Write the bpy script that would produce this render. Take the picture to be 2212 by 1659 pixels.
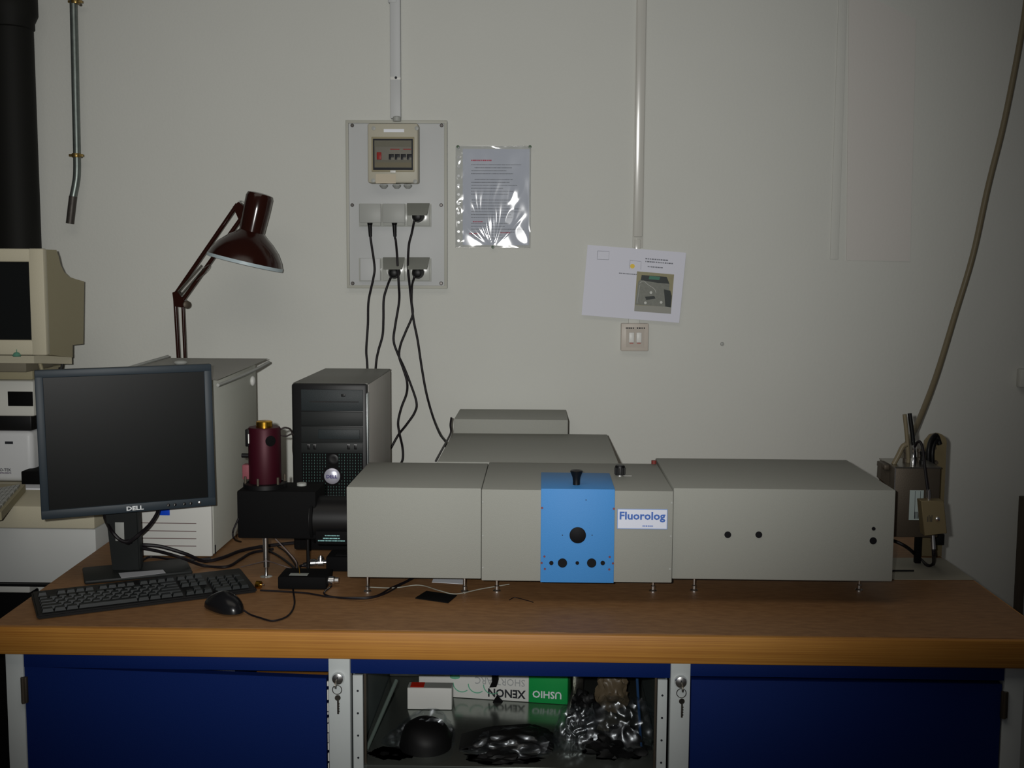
import bpy, bmesh, math, random
from mathutils import Vector, Matrix, Quaternion
random.seed(7)
C = bpy.context.scene.collection
for o in list(bpy.data.objects): bpy.data.objects.remove(o)

# ------------------------------------------------------------------ camera
W, H, F = 2212, 1659, 2428.0
EYE = Vector((0, 0, 1.51))
pit, yaw, rol = math.radians(5.75), math.radians(1.5), math.radians(0.3)
fwd = Vector((-math.sin(yaw)*math.cos(pit), math.cos(yaw)*math.cos(pit), -math.sin(pit)))
rgt = Vector((math.cos(yaw), math.sin(yaw), 0)); up = rgt.cross(fwd)
R_ = rgt*math.cos(rol)+up*math.sin(rol); U_ = -rgt*math.sin(rol)+up*math.cos(rol)
cd = bpy.data.cameras.new('camera'); cam = bpy.data.objects.new('camera', cd); C.objects.link(cam)
cam.matrix_world = Matrix(((R_.x, U_.x, -fwd.x, EYE.x), (R_.y, U_.y, -fwd.y, EYE.y), (R_.z, U_.z, -fwd.z, EYE.z), (0, 0, 0, 1)))
cd.sensor_fit = 'HORIZONTAL'; cd.sensor_width = 36; cd.lens = 36*F/W; cd.clip_start = .05
bpy.context.scene.camera = cam

# ------------------------------------------------------------------ light: camera flash + dim ceiling light
def aim(o, p):
    o.rotation_euler = (Vector(p)-o.location).to_track_quat('-Z', 'Y').to_euler()
sp = bpy.data.lights.new('camera_flash', 'SPOT'); so = bpy.data.objects.new('camera_flash', sp); C.objects.link(so)
so.location = EYE + Vector((-.055, 0.0, .03)); FD = Vector((-.09, 1, .045)).normalized(); aim(so, so.location+FD)
sp.energy = 186; sp.spot_size = math.radians(150); sp.spot_blend = .1; sp.shadow_soft_size = .012; sp.color = (1, .995, .965)
# the beam of the small flash: full in the middle, dropping off towards the edge of its cone
sp.use_nodes = True; nt = sp.node_tree; em = next(n for n in nt.nodes if n.type == 'EMISSION')
def mnode(op, *v):
    n = nt.nodes.new('ShaderNodeMath'); n.operation = op
    for i, x in enumerate(v):
        if isinstance(x, (int, float)): n.inputs[i].default_value = x
        else: nt.links.new(x, n.inputs[i])
    return n.outputs[0]
gm = nt.nodes.new('ShaderNodeNewGeometry'); dt = nt.nodes.new('ShaderNodeVectorMath'); dt.operation = 'DOT_PRODUCT'
nt.links.new(gm.outputs['Incoming'], dt.inputs[0]); dt.inputs[1].default_value = FD
c2 = mnode('MULTIPLY', dt.outputs['Value'], dt.outputs['Value']); tn2 = mnode('SUBTRACT', mnode('DIVIDE', 1.0, mnode('MAXIMUM', c2, .02)), 1.0)
q_ = mnode('DIVIDE', tn2, .262); nt.links.new(mnode('EXPONENT', mnode('MULTIPLY', mnode('POWER', q_, 2.0), -1.0)), em.inputs['Strength'])
ar = bpy.data.lights.new('ceiling_light', 'AREA'); ao = bpy.data.objects.new('ceiling_light', ar); C.objects.link(ao)
ao.location = (-.5, 1.3, 2.95); ar.shape = 'RECTANGLE'; ar.size = 2.4; ar.size_y = 1.2; ar.energy = 9.5; ar.color = (1, .93, .82)
w = bpy.data.worlds.new('room_ambient'); bpy.context.scene.world = w; w.use_nodes = True
w.node_tree.nodes['Background'].inputs[0].default_value = (.95, .93, 1, 1); w.node_tree.nodes['Background'].inputs[1].default_value = .025
vs = bpy.context.scene.view_settings
vs.view_transform = 'Standard'; vs.look = 'None'; vs.gamma = 1; vs.use_curve_mapping = False; vs.exposure = 0

# ------------------------------------------------------------------ pixel -> point in the room
def ray(x, y): return fwd + R_*((x-W/2)/F) - U_*((y-H/2)/F)
def aY(x, y, Y): d = ray(x, y); return EYE + d*(Y/d.y)
def aZ(x, y, z): d = ray(x, y); return EYE + d*((z-EYE.z)/d.z)
def aX(x, y, X): d = ray(x, y); return EYE + d*(X/d.x)

# ------------------------------------------------------------------ materials
def lin(c):
    return tuple(((v/255)/12.92 if v/255 <= .04045 else ((v/255+.055)/1.055)**2.4) for v in c)+(1,)
def mat(name, col, rough=.5, metal=0, bump=0, bscale=400, var=0, vscale=30, spec=.3, coat=0, srgb=True):
    m = bpy.data.materials.new(name); m.use_nodes = True; nt = m.node_tree; b = nt.nodes['Principled BSDF']
    c = lin(col) if srgb else tuple(col)+(1,)
    b.inputs['Base Color'].default_value = c; b.inputs['Roughness'].default_value = rough; b.inputs['Metallic'].default_value = metal
    b.inputs['Specular IOR Level'].default_value = spec; b.inputs['Coat Weight'].default_value = coat
    tc = nt.nodes.new('ShaderNodeTexCoord')
    if var:
        n = nt.nodes.new('ShaderNodeTexNoise'); n.inputs['Scale'].default_value = vscale; n.inputs['Detail'].default_value = 5
        r = nt.nodes.new('ShaderNodeMapRange'); r.inputs['To Min'].default_value = 1-var; r.inputs['To Max'].default_value = 1+var
        mx = nt.nodes.new('ShaderNodeMix'); mx.data_type = 'RGBA'; mx.blend_type = 'MULTIPLY'; mx.inputs[0].default_value = 1
        nt.links.new(tc.outputs['Object'], n.inputs['Vector']); nt.links.new(n.outputs['Fac'], r.inputs['Value'])
        nt.links.new(r.outputs[0], mx.inputs[7]); mx.inputs[6].default_value = c
        nt.links.new(mx.outputs[2], b.inputs['Base Color'])
    if bump:
        n = nt.nodes.new('ShaderNodeTexNoise'); n.inputs['Scale'].default_value = bscale; n.inputs['Detail'].default_value = 3
        bp = nt.nodes.new('ShaderNodeBump'); bp.inputs['Strength'].default_value = bump; bp.inputs['Distance'].default_value = .002
        nt.links.new(tc.outputs['Object'], n.inputs['Vector']); nt.links.new(n.outputs['Fac'], bp.inputs['Height']); nt.links.new(bp.outputs[0], b.inputs['Normal'])
    return m
def wood(name, c1, c2, scale, rough=.5):
    m = bpy.data.materials.new(name); m.use_nodes = True; nt = m.node_tree; b = nt.nodes['Principled BSDF']; b.inputs['Roughness'].default_value = rough
    tc = nt.nodes.new('ShaderNodeTexCoord'); mp = nt.nodes.new('ShaderNodeMapping'); mp.inputs['Scale'].default_value = scale
    n = nt.nodes.new('ShaderNodeTexNoise'); n.inputs['Scale'].default_value = 1; n.inputs['Detail'].default_value = 6; n.inputs['Roughness'].default_value = .62
    n2 = nt.nodes.new('ShaderNodeTexNoise'); n2.inputs['Scale'].default_value = 4; n2.inputs['Detail'].default_value = 3
    r = nt.nodes.new('ShaderNodeValToRGB'); r.color_ramp.elements[0].position = .34; r.color_ramp.elements[1].position = .66
    r.color_ramp.elements[0].color = lin(c1); r.color_ramp.elements[1].color = lin(c2)
    ad = nt.nodes.new('ShaderNodeMath'); ad.operation = 'MULTIPLY_ADD'; ad.inputs[1].default_value = .3
    sb = nt.nodes.new('ShaderNodeMath'); sb.operation = 'SUBTRACT'; sb.inputs[1].default_value = .15
    L = nt.links.new
    L(tc.outputs['Object'], mp.inputs[0]); L(mp.outputs[0], n.inputs['Vector']); L(tc.outputs['Object'], n2.inputs['Vector'])
    L(n2.outputs['Fac'], ad.inputs[0]); L(n.outputs['Fac'], ad.inputs[2]); L(ad.outputs[0], sb.inputs[0]); L(sb.outputs[0], r.inputs[0]); L(r.outputs[0], b.inputs['Base Color'])
    return m
def film(name, fac, rough, col=(1, 1, 1), bump=0, bscale=60, glassy=.5):
    # thin clear plastic: mostly see-through with a glossy skin
    m = bpy.data.materials.new(name); m.use_nodes = True; nt = m.node_tree; nt.nodes.clear()
    out = nt.nodes.new('ShaderNodeOutputMaterial'); mx = nt.nodes.new('ShaderNodeMixShader'); mx.inputs[0].default_value = fac
    t = nt.nodes.new('ShaderNodeBsdfTransparent'); t.inputs[0].default_value = (.95, .96, .97, 1)
    g = nt.nodes.new('ShaderNodeBsdfGlossy'); g.inputs[0].default_value = tuple(col)+(1,); g.inputs['Roughness'].default_value = rough
    nt.links.new(t.outputs[0], mx.inputs[1]); nt.links.new(g.outputs[0], mx.inputs[2]); nt.links.new(mx.outputs[0], out.inputs[0])
    if bump:
        tc = nt.nodes.new('ShaderNodeTexCoord'); n = nt.nodes.new('ShaderNodeTexNoise'); n.inputs['Scale'].default_value = bscale
        bp = nt.nodes.new('ShaderNodeBump'); bp.inputs['Strength'].default_value = bump; bp.inputs['Distance'].default_value = .01
        nt.links.new(tc.outputs['Object'], n.inputs['Vector']); nt.links.new(n.outputs['Fac'], bp.inputs['Height']); nt.links.new(bp.outputs[0], g.inputs['Normal'])
    return m

WALLC = mat('wall_paint', (198, 199, 193), .85, bump=.25, bscale=120, var=.02, vscale=6)
INST = mat('instrument_paint', (146, 147, 140), .6, bump=.3, bscale=900)
INST_D = mat('instrument_dark_gap', (60, 60, 58), .6)
BLUEP = mat('light_blue_paint', (66, 136, 202), .55, bump=.2, bscale=900)
NAVY = mat('cabinet_blue_paint', (7, 34, 96), .7, bump=.15, bscale=700, spec=.15)
POST = mat('cabinet_grey_paint', (190, 196, 196), .6)
BLACK = mat('black_plastic', (12, 12, 13), .45)
BLACKM = mat('black_matte', (6, 6, 7), .8, spec=.15)
HOLE = mat('black_port', (14, 14, 18), .6, spec=.15)
DGREY = mat('dark_grey_plastic', (38, 44, 46), .5, bump=.2, bscale=800)
DGREY2 = mat('charcoal_plastic', (28, 31, 31), .55)
MONB = mat('monitor_bezel_plastic', (38, 48, 56), .5)
SCREEN = mat('lcd_screen', (6, 8, 8), .36, spec=.14)
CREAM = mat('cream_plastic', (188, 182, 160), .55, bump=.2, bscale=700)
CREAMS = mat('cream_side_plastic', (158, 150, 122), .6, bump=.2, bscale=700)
OFFW = mat('off_white_plastic', (205, 205, 200), .5)
BEIGE = mat('beige_case_paint', (196, 198, 188), .55, bump=.2, bscale=600)
WHITE = mat('white_paper', (225, 228, 235), .7)
WHITEP = mat('white_plastic', (212, 212, 208), .4)
CHROME = mat('chrome', (235, 235, 235), .26, 1)
STEEL = mat('brushed_steel', (150, 146, 138), .3, 1, bump=.15, bscale=300)
STEELD = mat('dull_steel', (84, 76, 66), .5, .5, bump=.1, bscale=300)
TAN = mat('tan_metal_plate', (116, 104, 76), .55, .1)
BRASS = mat('brass', (215, 165, 60), .25, 1)
MAG = mat('anodised_maroon', (58, 10, 24), .5, .3)
BROWN = mat('brown_lamp_enamel', (40, 16, 10), .15, spec=.45)
CABLE = mat('black_cable_rubber', (20, 16, 20), .5)
SHELF = mat('shelf_steel', (150, 156, 150), .2, .85, bump=.15, bscale=14)
FLOORM = mat('floor_vinyl', (96, 92, 86), .5, var=.08, vscale=8)
DESKT = wood('desk_laminate', (124, 88, 54), (142, 104, 66), (30, 90, 90), .6)
DESKE = wood('desk_edge_oak', (154, 98, 34), (192, 136, 58), (1.5, 300, 620), .55)
RED = mat('red_plastic', (200, 40, 20), .4)
GREEN = mat('green_print', (16, 150, 72), .5)
INK = mat('dark_ink', (40, 42, 48), .7)
INKB = mat('blue_ink', (66, 104, 180), .6)
INKR = mat('red_ink', (190, 40, 70), .7)
GREYP = mat('socket_grey_plastic', (158, 160, 156), .45)
BOARD = mat('board_grey_paint', (186, 188, 188), .5)
CLEAR = film('clear_lid', .18, .08)

# ------------------------------------------------------------------ mesh builder
class MB:
    def __init__(s): s.bm = bmesh.new(); s.mi = 0
    def _tag(s, vs):
        if s.mi:
            for f in {f for v in vs for f in v.link_faces}: f.material_index = s.mi
    def box(s, x0, x1, y0, y1, z0, z1, bev=0, seg=2):
        x0, x1 = min(x0, x1), max(x0, x1); y0, y1 = min(y0, y1), max(y0, y1); z0, z1 = min(z0, z1), max(z0, z1)
        t = bmesh.new(); bmesh.ops.create_cube(t, size=1)
        for v in t.verts: v.co = Vector(((x0+x1)/2+v.co.x*(x1-x0), (y0+y1)/2+v.co.y*(y1-y0), (z0+z1)/2+v.co.z*(z1-z0)))
        if bev: bmesh.ops.bevel(t, geom=t.edges[:], offset=min(bev, .45*min(x1-x0, y1-y0, z1-z0)), segments=seg, profile=.5, affect='EDGES')
        s.merge(t); return s
    def merge(s, t, M=None):
        mp = {}
        for v in t.verts: mp[v] = s.bm.verts.new(M @ v.co if M else v.co)
        for f in t.faces:
            try: nf = s.bm.faces.new([mp[v] for v in f.verts]); nf.material_index = s.mi
            except ValueError: pass
        t.free()
    def lathe(s, prof, o, ax=(0, 0, 1), seg=28, caps=True):
        q = Vector((0, 0, 1)).rotation_difference(Vector(ax).normalized()); o = Vector(o); rings = []
        for r, h in prof:
            rings.append([s.bm.verts.new(o+q @ Vector((max(r, 1e-5)*math.cos(2*math.pi*k/seg), max(r, 1e-5)*math.sin(2*math.pi*k/seg), h))) for k in range(seg)])
        for a, b in zip(rings, rings[1:]):
            for k in range(seg):
                f = s.bm.faces.new((a[k], a[(k+1) % seg], b[(k+1) % seg], b[k])); f.material_index = s.mi
        if caps:
            for rg, fl in ((rings[0], True), (rings[-1], False)):
                f = s.bm.faces.new(rg[::-1] if fl else rg); f.material_index = s.mi
        return s
    def cyl(s, p0, p1, r, r2=None, seg=20):
        p0, p1 = Vector(p0), Vector(p1); return s.lathe([(r, 0), (r if r2 is None else r2, (p1-p0).length)], p0, p1-p0, seg)
    def tube(s, pts, r, seg=8, n=8):
        pts = [Vector(p) for p in pts]; P = []
        if len(pts) == 2: P = pts
        else:
            e = [pts[0]*2-pts[1]]+pts+[pts[-1]*2-pts[-2]]
            for i in range(1, len(e)-2):
                for k in range(n):
                    t = k/n; a, b, c, d = e[i-1:i+3]
                    P.append(.5*((2*b)+(c-a)*t+(2*a-5*b+4*c-d)*t*t+(3*b-a-3*c+d)*t**3))
            P.append(pts[-1])
        prev = None; nrm = None
        for i, p in enumerate(P):
            tg = (P[min(i+1, len(P)-1)]-P[max(i-1, 0)]).normalized()
            if nrm is None:
                nrm = tg.cross(Vector((0, 1, .01))); nrm = nrm.normalized() if nrm.length > .05 else tg.cross(Vector((1, 0, 0))).normalized()
            else: nrm = (nrm-tg*nrm.dot(tg)).normalized()
            bn = tg.cross(nrm)
            ring = [s.bm.verts.new(p+(nrm*math.cos(2*math.pi*k/seg)+bn*math.sin(2*math.pi*k/seg))*r) for k in range(seg)]
            if prev:
                for k in range(seg): s.bm.faces.new((prev[k], prev[(k+1) % seg], ring[(k+1) % seg], ring[k])).material_index = s.mi
            else: s.bm.faces.new(ring[::-1])
            prev = ring
        s.bm.faces.new(prev); return s
    def prism(s, poly, d):
        # poly: list of 3-D points, extruded by vector d
        d = Vector(d); a = [s.bm.verts.new(Vector(p)) for p in poly]; b = [s.bm.verts.new(Vector(p)+d) for p in poly]; n = len(a)
        fs = [s.bm.faces.new(a), s.bm.faces.new(b[::-1])]+[s.bm.faces.new((a[i], b[i], b[(i+1) % n], a[(i+1) % n])) for i in range(n)]
        for f in fs: f.material_index = s.mi
        return s
    def ball(s, c, r, sc=(1, 1, 1), sub=2):
        t = bmesh.new(); bmesh.ops.create_icosphere(t, subdivisions=sub, radius=1)
        for v in t.verts: v.co = Vector((v.co.x*r*sc[0], v.co.y*r*sc[1], v.co.z*r*sc[2]))+Vector(c)
        s.merge(t); return s
    def xf(s, M):
        for v in s.bm.verts: v.co = M @ v.co
        return s
ROOTM = {}
def obj(name, mb, m, parent=None, world=True, ang=38, kind=None, label=None):
    """link a mesh; world=True means the builder holds room coordinates"""
    root = parent
    while root is not None and root.parent is not None: root = root.parent
    M = ROOTM.get(root.name) if root else None
    if world and M is not None: mb.xf(M.inverted())
    bmesh.ops.recalc_face_normals(mb.bm, faces=mb.bm.faces[:])
    me = bpy.data.meshes.new(name); mb.bm.to_mesh(me); mb.bm.free()
    for mm in (m if isinstance(m, (list, tuple)) else [m]): me.materials.append(mm)
    me.shade_smooth(); me.set_sharp_from_angle(angle=math.radians(ang))
    o = bpy.data.objects.new(name, me); C.objects.link(o)
    if parent: o.parent = parent
    if kind: o['kind'] = kind
    if label: o['label'] = label
    return o
def tag(o, label, cat, group=None):
    o['label'] = label; o['category'] = cat
    if group: o['group'] = group
    return o
def thing(name, label, cat, loc=(0, 0, 0), rz=0, group=None):
    o = bpy.data.objects.new(name, None); C.objects.link(o); o.location = loc; o.rotation_euler = (0, 0, rz); o.empty_display_size = .05
    tag(o, label, cat, group); ROOTM[o.name] = Matrix.Translation(loc) @ Matrix.Rotation(rz, 4, 'Z'); return o
def solo(name, mb, m, label, cat, loc, group=None, **k):
    # a thing of one mesh with its origin at loc
    mb.xf(Matrix.Translation(-Vector(loc))); o = obj(name, mb, m, None, **k); o.location = loc; tag(o, label, cat, group); return o
def struct(name, mb, m, parent=None):
    o = obj(name, mb, m, parent)
    if not parent: o['kind'] = 'structure'
    return o
def text(name, s, size, m, parent, o, ex=(1, 0, 0), ez=(0, 0, 1), align='LEFT', depth=.0004, sx=1, bold=0):
    """flat lettering: ex = reading direction, ez = up direction of the letters"""
    cu = bpy.data.curves.new('t', 'FONT'); cu.body = s; cu.size = size; cu.extrude = depth; cu.align_x = align; cu.resolution_u = 2; cu.offset = bold
    t = bpy.data.objects.new('t', cu); C.objects.link(t); bpy.context.view_layer.update()
    me = bpy.data.meshes.new_from_object(t.evaluated_get(bpy.context.evaluated_depsgraph_get())); bpy.data.objects.remove(t)
    ex = Vector(ex).normalized(); ez = Vector(ez).normalized(); n = ex.cross(ez)
    M = Matrix(((ex.x*sx, ez.x, n.x, o[0]), (ex.y*sx, ez.y, n.y, o[1]), (ex.z*sx, ez.z, n.z, o[2]), (0, 0, 0, 1)))
    b = MB(); b.bm.from_mesh(me); bpy.data.meshes.remove(me); b.xf(M)
    return obj(name, b, m, parent)
def scribble(b, x0, x1, y, z, h, rnd, d=.0005, wmin=.5, wmax=1.6):
    # a row of word-like dashes for print too blurred to read, lying on a plane facing -Y
    x = x0
    while x < x1:
        L = h*rnd.uniform(wmin, wmax); b.box(x, min(x+L, x1), y-d, y, z, z+h); x += L+h*rnd.uniform(.2, .6)
DESK = .82; WY = 3.34

# ================================================================== the setting
struct('wall_back', MB().box(-3.2, 3.2, WY, WY+.12, 0, 3.1), WALLC)
struct('floor', MB().box(-3.2, 3.2, -1.5, WY+.12, -.05, 0), FLOORM)

# faint painted board and strip on the wall, upper right
gp = [aY(x, y, WY) for x, y in ((1834, -60), (1880, -6), (1978, 42), (1972, 300), (1965, 565), (1828, 562))]
PANEL = mat('pale_pinkish_paint', (201, 198, 193), .8, bump=.2, bscale=150)
solo('wall_panel', MB().prism(gp, (0, -.003, 0)), PANEL, 'faint pale painted panel with a clipped upper corner on wall at upper right', 'wall panel', gp[5])
a, b_ = aY(1813, -60, WY), aY(1812, 560, WY)
solo('cable_trunking', MB().box(a.x, a.x+.024, WY-.004, WY, b_.z, a.z, .001), WALLC, 'flat cable trunking painted like the wall along the left edge of faint panel', 'trunking', (a.x, WY, b_.z))
# dark edge at the far right
a, b_ = aY(2214, 1085, WY), aY(2196, 1330, WY)
struct('trim_1', MB().box(b_.x-.012, b_.x+.006, WY-.03, WY, 0, a.z+.02, .002), mat('dark_trim', (70, 62, 52), .6))
a = aY(2194, 835, WY); b_ = aY(2230, 796, WY)
solo('junction_box', MB().box(a.x, b_.x+.02, WY-.03, WY, a.z, b_.z, .004), WALLC, 'small wall coloured junction box cut off by the right picture edge', 'junction box', (a.x, WY, a.z))
p = aY(1560, 743, WY)
solo('wall_plug', MB().lathe([(.006, 0), (.005, .004), (.001, .005)], p, (0, -1, 0), 10), GREYP, 'tiny grey wall plug in the bare wall right of the light switch', 'wall plug', p)

# ================================================================== bench
t = thing('worktop', 'long oak edged brown laminate worktop carrying all the equipment', 'worktop', (0, 2.085, DESK-.054))
LX0, LX1, RX = -1.064, -1.096, .978
def slab(y0, y1, z0, z1, ye=None):
    f = lambda y: LX0+(LX1-LX0)*(y-2.085)/(.7)
    b = MB(); poly = [(f(y0), y0, z0), (RX, y0, z0), (RX, y1, z0), (f(y1), y1, z0)]
    return b.prism(poly, (0, 0, z1-z0))
obj('board', slab(2.1, 3.32, DESK-.05, DESK), DESKT, t)
b = MB(); b.box(LX0, RX+.0, 2.085, 2.1, DESK-.054, DESK, .003); obj('edge_strip', b, DESKE, t)
obj('side_edge_strip', MB().box(RX, RX+.004, 2.085, 3.32, DESK-.05, DESK-.001), DESKE, t)

CY = 2.1  # plane of the cabinet fronts
zt = DESK-.055
def lockset(parent, p):
    lk = obj('lock', MB().lathe([(.0125, 0), (.0125, .004), (.0105, .009), (.006, .0105), (.0, .011)], p, (0, -1, 0), 28), CHROME, parent)
    obj('keyway', MB().box(p.x-.001, p.x+.001, CY-.0125, CY-.0105, p.z-.005, p.z+.005), INK, lk)
def keys(p, label):
    q = thing('key_set', label, 'keys', (p.x, CY-.012, p.z), 0)
    rg = [Vector((p.x+.009*math.cos(a), CY-.016, p.z-.018+.009*math.sin(a))) for a in [2*math.pi*k/14 for k in range(15)]]
    obj('ring', MB().tube(rg, .0007, 6, 2), STEEL, q)
    b = MB(); b.box(p.x-.0012, p.x+.0012, CY-.026, CY-.0108, p.z-.004, p.z+.003); b.lathe([(.0065, -.001), (.0065, .001)], (p.x, CY-.03, p.z-.004), (1, 0, 0), 16); obj('key', b, STEEL, q)
    b = MB(); b.lathe([(.0055, -.0009), (.0055, .0009)], (p.x+.001, CY-.016, p.z-.034), (.25, -1, 0), 16); b.box(p.x+.0, p.x+.0032, CY-.0168, CY-.0152, p.z-.066, p.z-.038)
    for k in range(4): b.box(p.x+.0032, p.x+.0042, CY-.0168, CY-.0152, p.z-.062+k*.005, p.z-.0595+k*.005)
    obj('key', b, STEEL, q)
def post(parent, x0, x1): return obj('post', MB().box(x0, x1, CY, CY+.03, 0.08, zt, .002), POST, parent)
zr = aY(1100, 1461, CY).z
pl = [(-1.041, -1.006), (-.408, -.366), (.253, .291), (.888, .925)]
# left cabinet
cl = thing('base_cabinet', 'grey framed cabinet with blue sagging door under the monitor', 'cabinet', (-.72, CY, 0))
ca = thing('base_cabinet', 'open doorless middle cabinet with boxes and plastic bags inside', 'cabinet', (-.05, CY, 0))
cr = thing('base_cabinet', 'grey framed cabinet with blue closed door under the right end of worktop', 'cabinet', (.6, CY, 0))
post(cl, *pl[0]); post(cl, *pl[1]); post(cr, *pl[2]); post(cr, *pl[3])
zl = aY(60, 1433, CY).z
obj('rail', MB().box(pl[0][1], pl[1][0], CY+.003, CY+.022, aY(700, 1452, CY).z+.0, zt, .001), NAVY, cl)
obj('rail', MB().box(pl[1][1]+.001, pl[2][0]-.0005, CY+.003, CY+.022, zr, zt, .001), NAVY, ca)
zrr = aY(1500, 1462, CY).z
obj('rail', MB().box(pl[2][1], pl[3][0], CY+.003, CY+.022, zrr, zt, .001), NAVY, cr)
b = MB(); A = aY(51, 1438, CY); B = aY(704, 1467, CY); b.prism([(A.x, CY+.003, A.z-.003), (B.x, CY+.003, B.z), (B.x-.003, CY+.003, .12), (A.x, CY+.003, .12)], (0, .02, 0))
obj('door', b, NAVY, cl)
b = MB(); b.box(pl[2][1]+.002, pl[3][0]-.003, CY+.003, CY+.023, .12, zrr-.007, .0015); obj('door', b, NAVY, cr)
for par, xx in ((cl, -1.006), (cr, .888)):
    hz = aY(45, 1490, CY).z
    obj('hinge', MB().box(xx-.005, xx+.007, CY-.004, CY+.004, hz-.026, hz+.026, .001).cyl((xx, CY-.004, hz-.026), (xx, CY-.004, hz+.026), .0035), STEELD, par)
for par, x0, x1 in ((cl, pl[0][0], pl[1][1]-.02), (cr, pl[2][0]+.02, pl[3][1])):
    b = MB(); b.box(x0, x0+.004, CY+.03, 2.75, .1, zt); b.box(x1-.004, x1, CY+.03, 2.75, .1, zt); b.box(x0, x1, 2.75, 2.754, .1, zt); b.box(x0, x1, CY+.03, 2.75, .08, .1); obj('carcass', b, POST, par)
p1 = aY(731, 1464, CY); p2 = aY(1470, 1471, CY)
lockset(cl, p1); keys(p1, 'keys on a ring hanging from the lock left of the open cabinet')
lockset(cr, p2); keys(p2, 'keys on a ring hanging from the lock right of the open cabinet')
# edge seals beside the left door, things glimpsed in the gap
b = MB(); rr = random.Random(3)
z = .2
while z < aY(706, 1470, CY).z:
    L = rr.uniform(.004, .02); b.box(-.4115, -.4085-rr.uniform(0, .001), CY+.004, CY+.008, z, z+L); z += L+rr.uniform(.002, .008)
obj('worn_edge', b, WHITEP, cl, kind='stuff')
z0 = aY(620, 1458, CY+.1).z
solo('wooden_slat', MB().box(-.572, -.426, CY+.07, CY+.1, z0-.03, z0+.009, .001), DESKE, 'pale wooden slat glimpsed through the gap above the left blue door', 'slat', (-.5, CY+.07, z0-.03))
solo('folded_paper', MB().box(-.68, -.618, CY+.08, CY+.1, z0-.03, z0+.008, .001), WHITE, 'white folded paper glimpsed in the gap above the left blue door', 'paper', (-.65, CY+.08, z0-.03))

# open cabinet: perforated strips, shelf, inside walls
SZ = .543
for x0, x1, sx in ((-.3615, -.342, -1), (.229, .2475, 1)):
    b = MB(); b.box(x0, x1, CY+.004, CY+.012, .1, zr-.004, .001); st = obj('perforated_strip', b, POST, ca)
    b = MB()
    for k in range(12): b.cyl(((x0+x1)/2, CY+.0035, zr-.035-k*.045), ((x0+x1)/2, CY+.0045, zr-.035-k*.045), .0022, seg=10)
    obj('hole', b, INK, st, kind='stuff')
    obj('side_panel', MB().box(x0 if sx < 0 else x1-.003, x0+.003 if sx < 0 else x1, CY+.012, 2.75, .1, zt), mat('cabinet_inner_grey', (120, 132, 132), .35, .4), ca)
    xi = x1 if sx < 0 else x0-.004
    b = MB(); b.box(xi, xi+.004, CY+.02, CY+.024, .1, zr-.004); obj('bright_edge', b, STEELD, ca)
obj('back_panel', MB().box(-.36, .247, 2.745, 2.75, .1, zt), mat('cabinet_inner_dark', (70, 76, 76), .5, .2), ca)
obj('shelf', MB().box(-.357, .243, CY+.014, 2.74, SZ-.02, SZ, .002), SHELF, ca)
obj('bottom_panel', MB().box(-.357, .243, CY+.012, 2.74, .09, .1), POST, ca)

# ================================================================== boxes and bags on the shelf
X0, X1 = aZ(880, 1533, SZ), aZ(976, 1534, SZ)
t = thing('carton', 'small white carton with a red tab on the steel shelf', 'box', (X0.x, X0.y, SZ), 0)
hh = aY(880, 1486, X0.y).z
obj('body', MB().box(X0.x, X1.x, X0.y, X0.y+.035, SZ+.001, hh, .0015), WHITEP, t)
obj('red_tab', MB().box(X0.x+.006, X0.x+.036, X0.y+.004, X0.y+.033, hh, hh+.0012), RED, t)
obj('grey_lid', MB().box(X0.x+.001, X1.x-.001, X0.y+.002, X0.y+.034, hh-.001, hh+.0004), GREYP, t)
G0, G1 = aZ(905, 1502, SZ), aZ(1226, 1523, SZ)
ang = math.atan2(G1.y-G0.y, G1.x-G0.x); L = (G1-G0).length
t = thing('lamp_carton', 'long white carton with green end standing upside down on the steel shelf', 'box', (G0.x, G0.y, SZ), ang)
def LB(x0, x1, y0, y1, z0, z1, bev=0): return MB().box(x0, x1, y0, y1, z0-0, z1, bev)
Hb = .085; gx = L-.088
obj('body', LB(0, gx, 0, .09, .001, Hb, .001), WHITEP, t, world=False)
obj('green_end', LB(gx, L, -.0006, .0905, .0008, Hb+.0004, .001), GREEN, t, world=False)
exl = Vector((math.cos(ang), math.sin(ang), 0))
def onbox(x, z): return Vector((G0.x, G0.y, SZ))+exl*x+Vector((0, 0, z))+Vector((math.sin(ang), -math.cos(ang), 0))*.001
text('lettering', 'USHIO', .0225, WHITE, t, onbox(L-.013, .0285), -exl, (0, 0, -1), bold=.0004)
text('lettering', 'XENON', .026, INK, t, onbox(gx-.008, .0265), -exl, (0, 0, -1), sx=.92, bold=.0007)
text('lettering', 'SHORT ARC', .023, mat('thin_grey_ink', (165, 168, 168), .7), t, onbox(gx-.008, .052), -exl, (0, 0, -1), sx=.92)
b = MB()
for k in range(3):
    pts = [onbox(.10+.035*k+.02*math.cos(a), .035+.02*math.sin(a)) for a in [math.pi*(1.0+.09*j) for j in range(9)]]; b.tube(pts, .0012, 5, 3)
b.ball(onbox(.085, .05), .013, (1, .06, .5)); obj('green_arc_print', b, mat('pale_green_print', (110, 180, 150), .6), t)
b = MB(); bx = L-.176
b.prism([onbox(bx, .034), onbox(bx+.016, .036), onbox(bx+.02, .05), onbox(bx+.018, .085), onbox(bx+.005, .085), onbox(bx+.006, .048)], (math.sin(ang)*.012, -math.cos(ang)*.012, 0))
solo('rubber_strap', b, BLACKM, 'black strap hanging in front of the long white and green carton', 'strap', onbox(bx, .05))
q = onbox(bx+.008, 0); b = MB(); b.prism([q, q+exl*.022, q+exl*.008+Vector((0, 0, .013))], (math.sin(ang)*.012, -math.cos(ang)*.012, 0))
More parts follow.
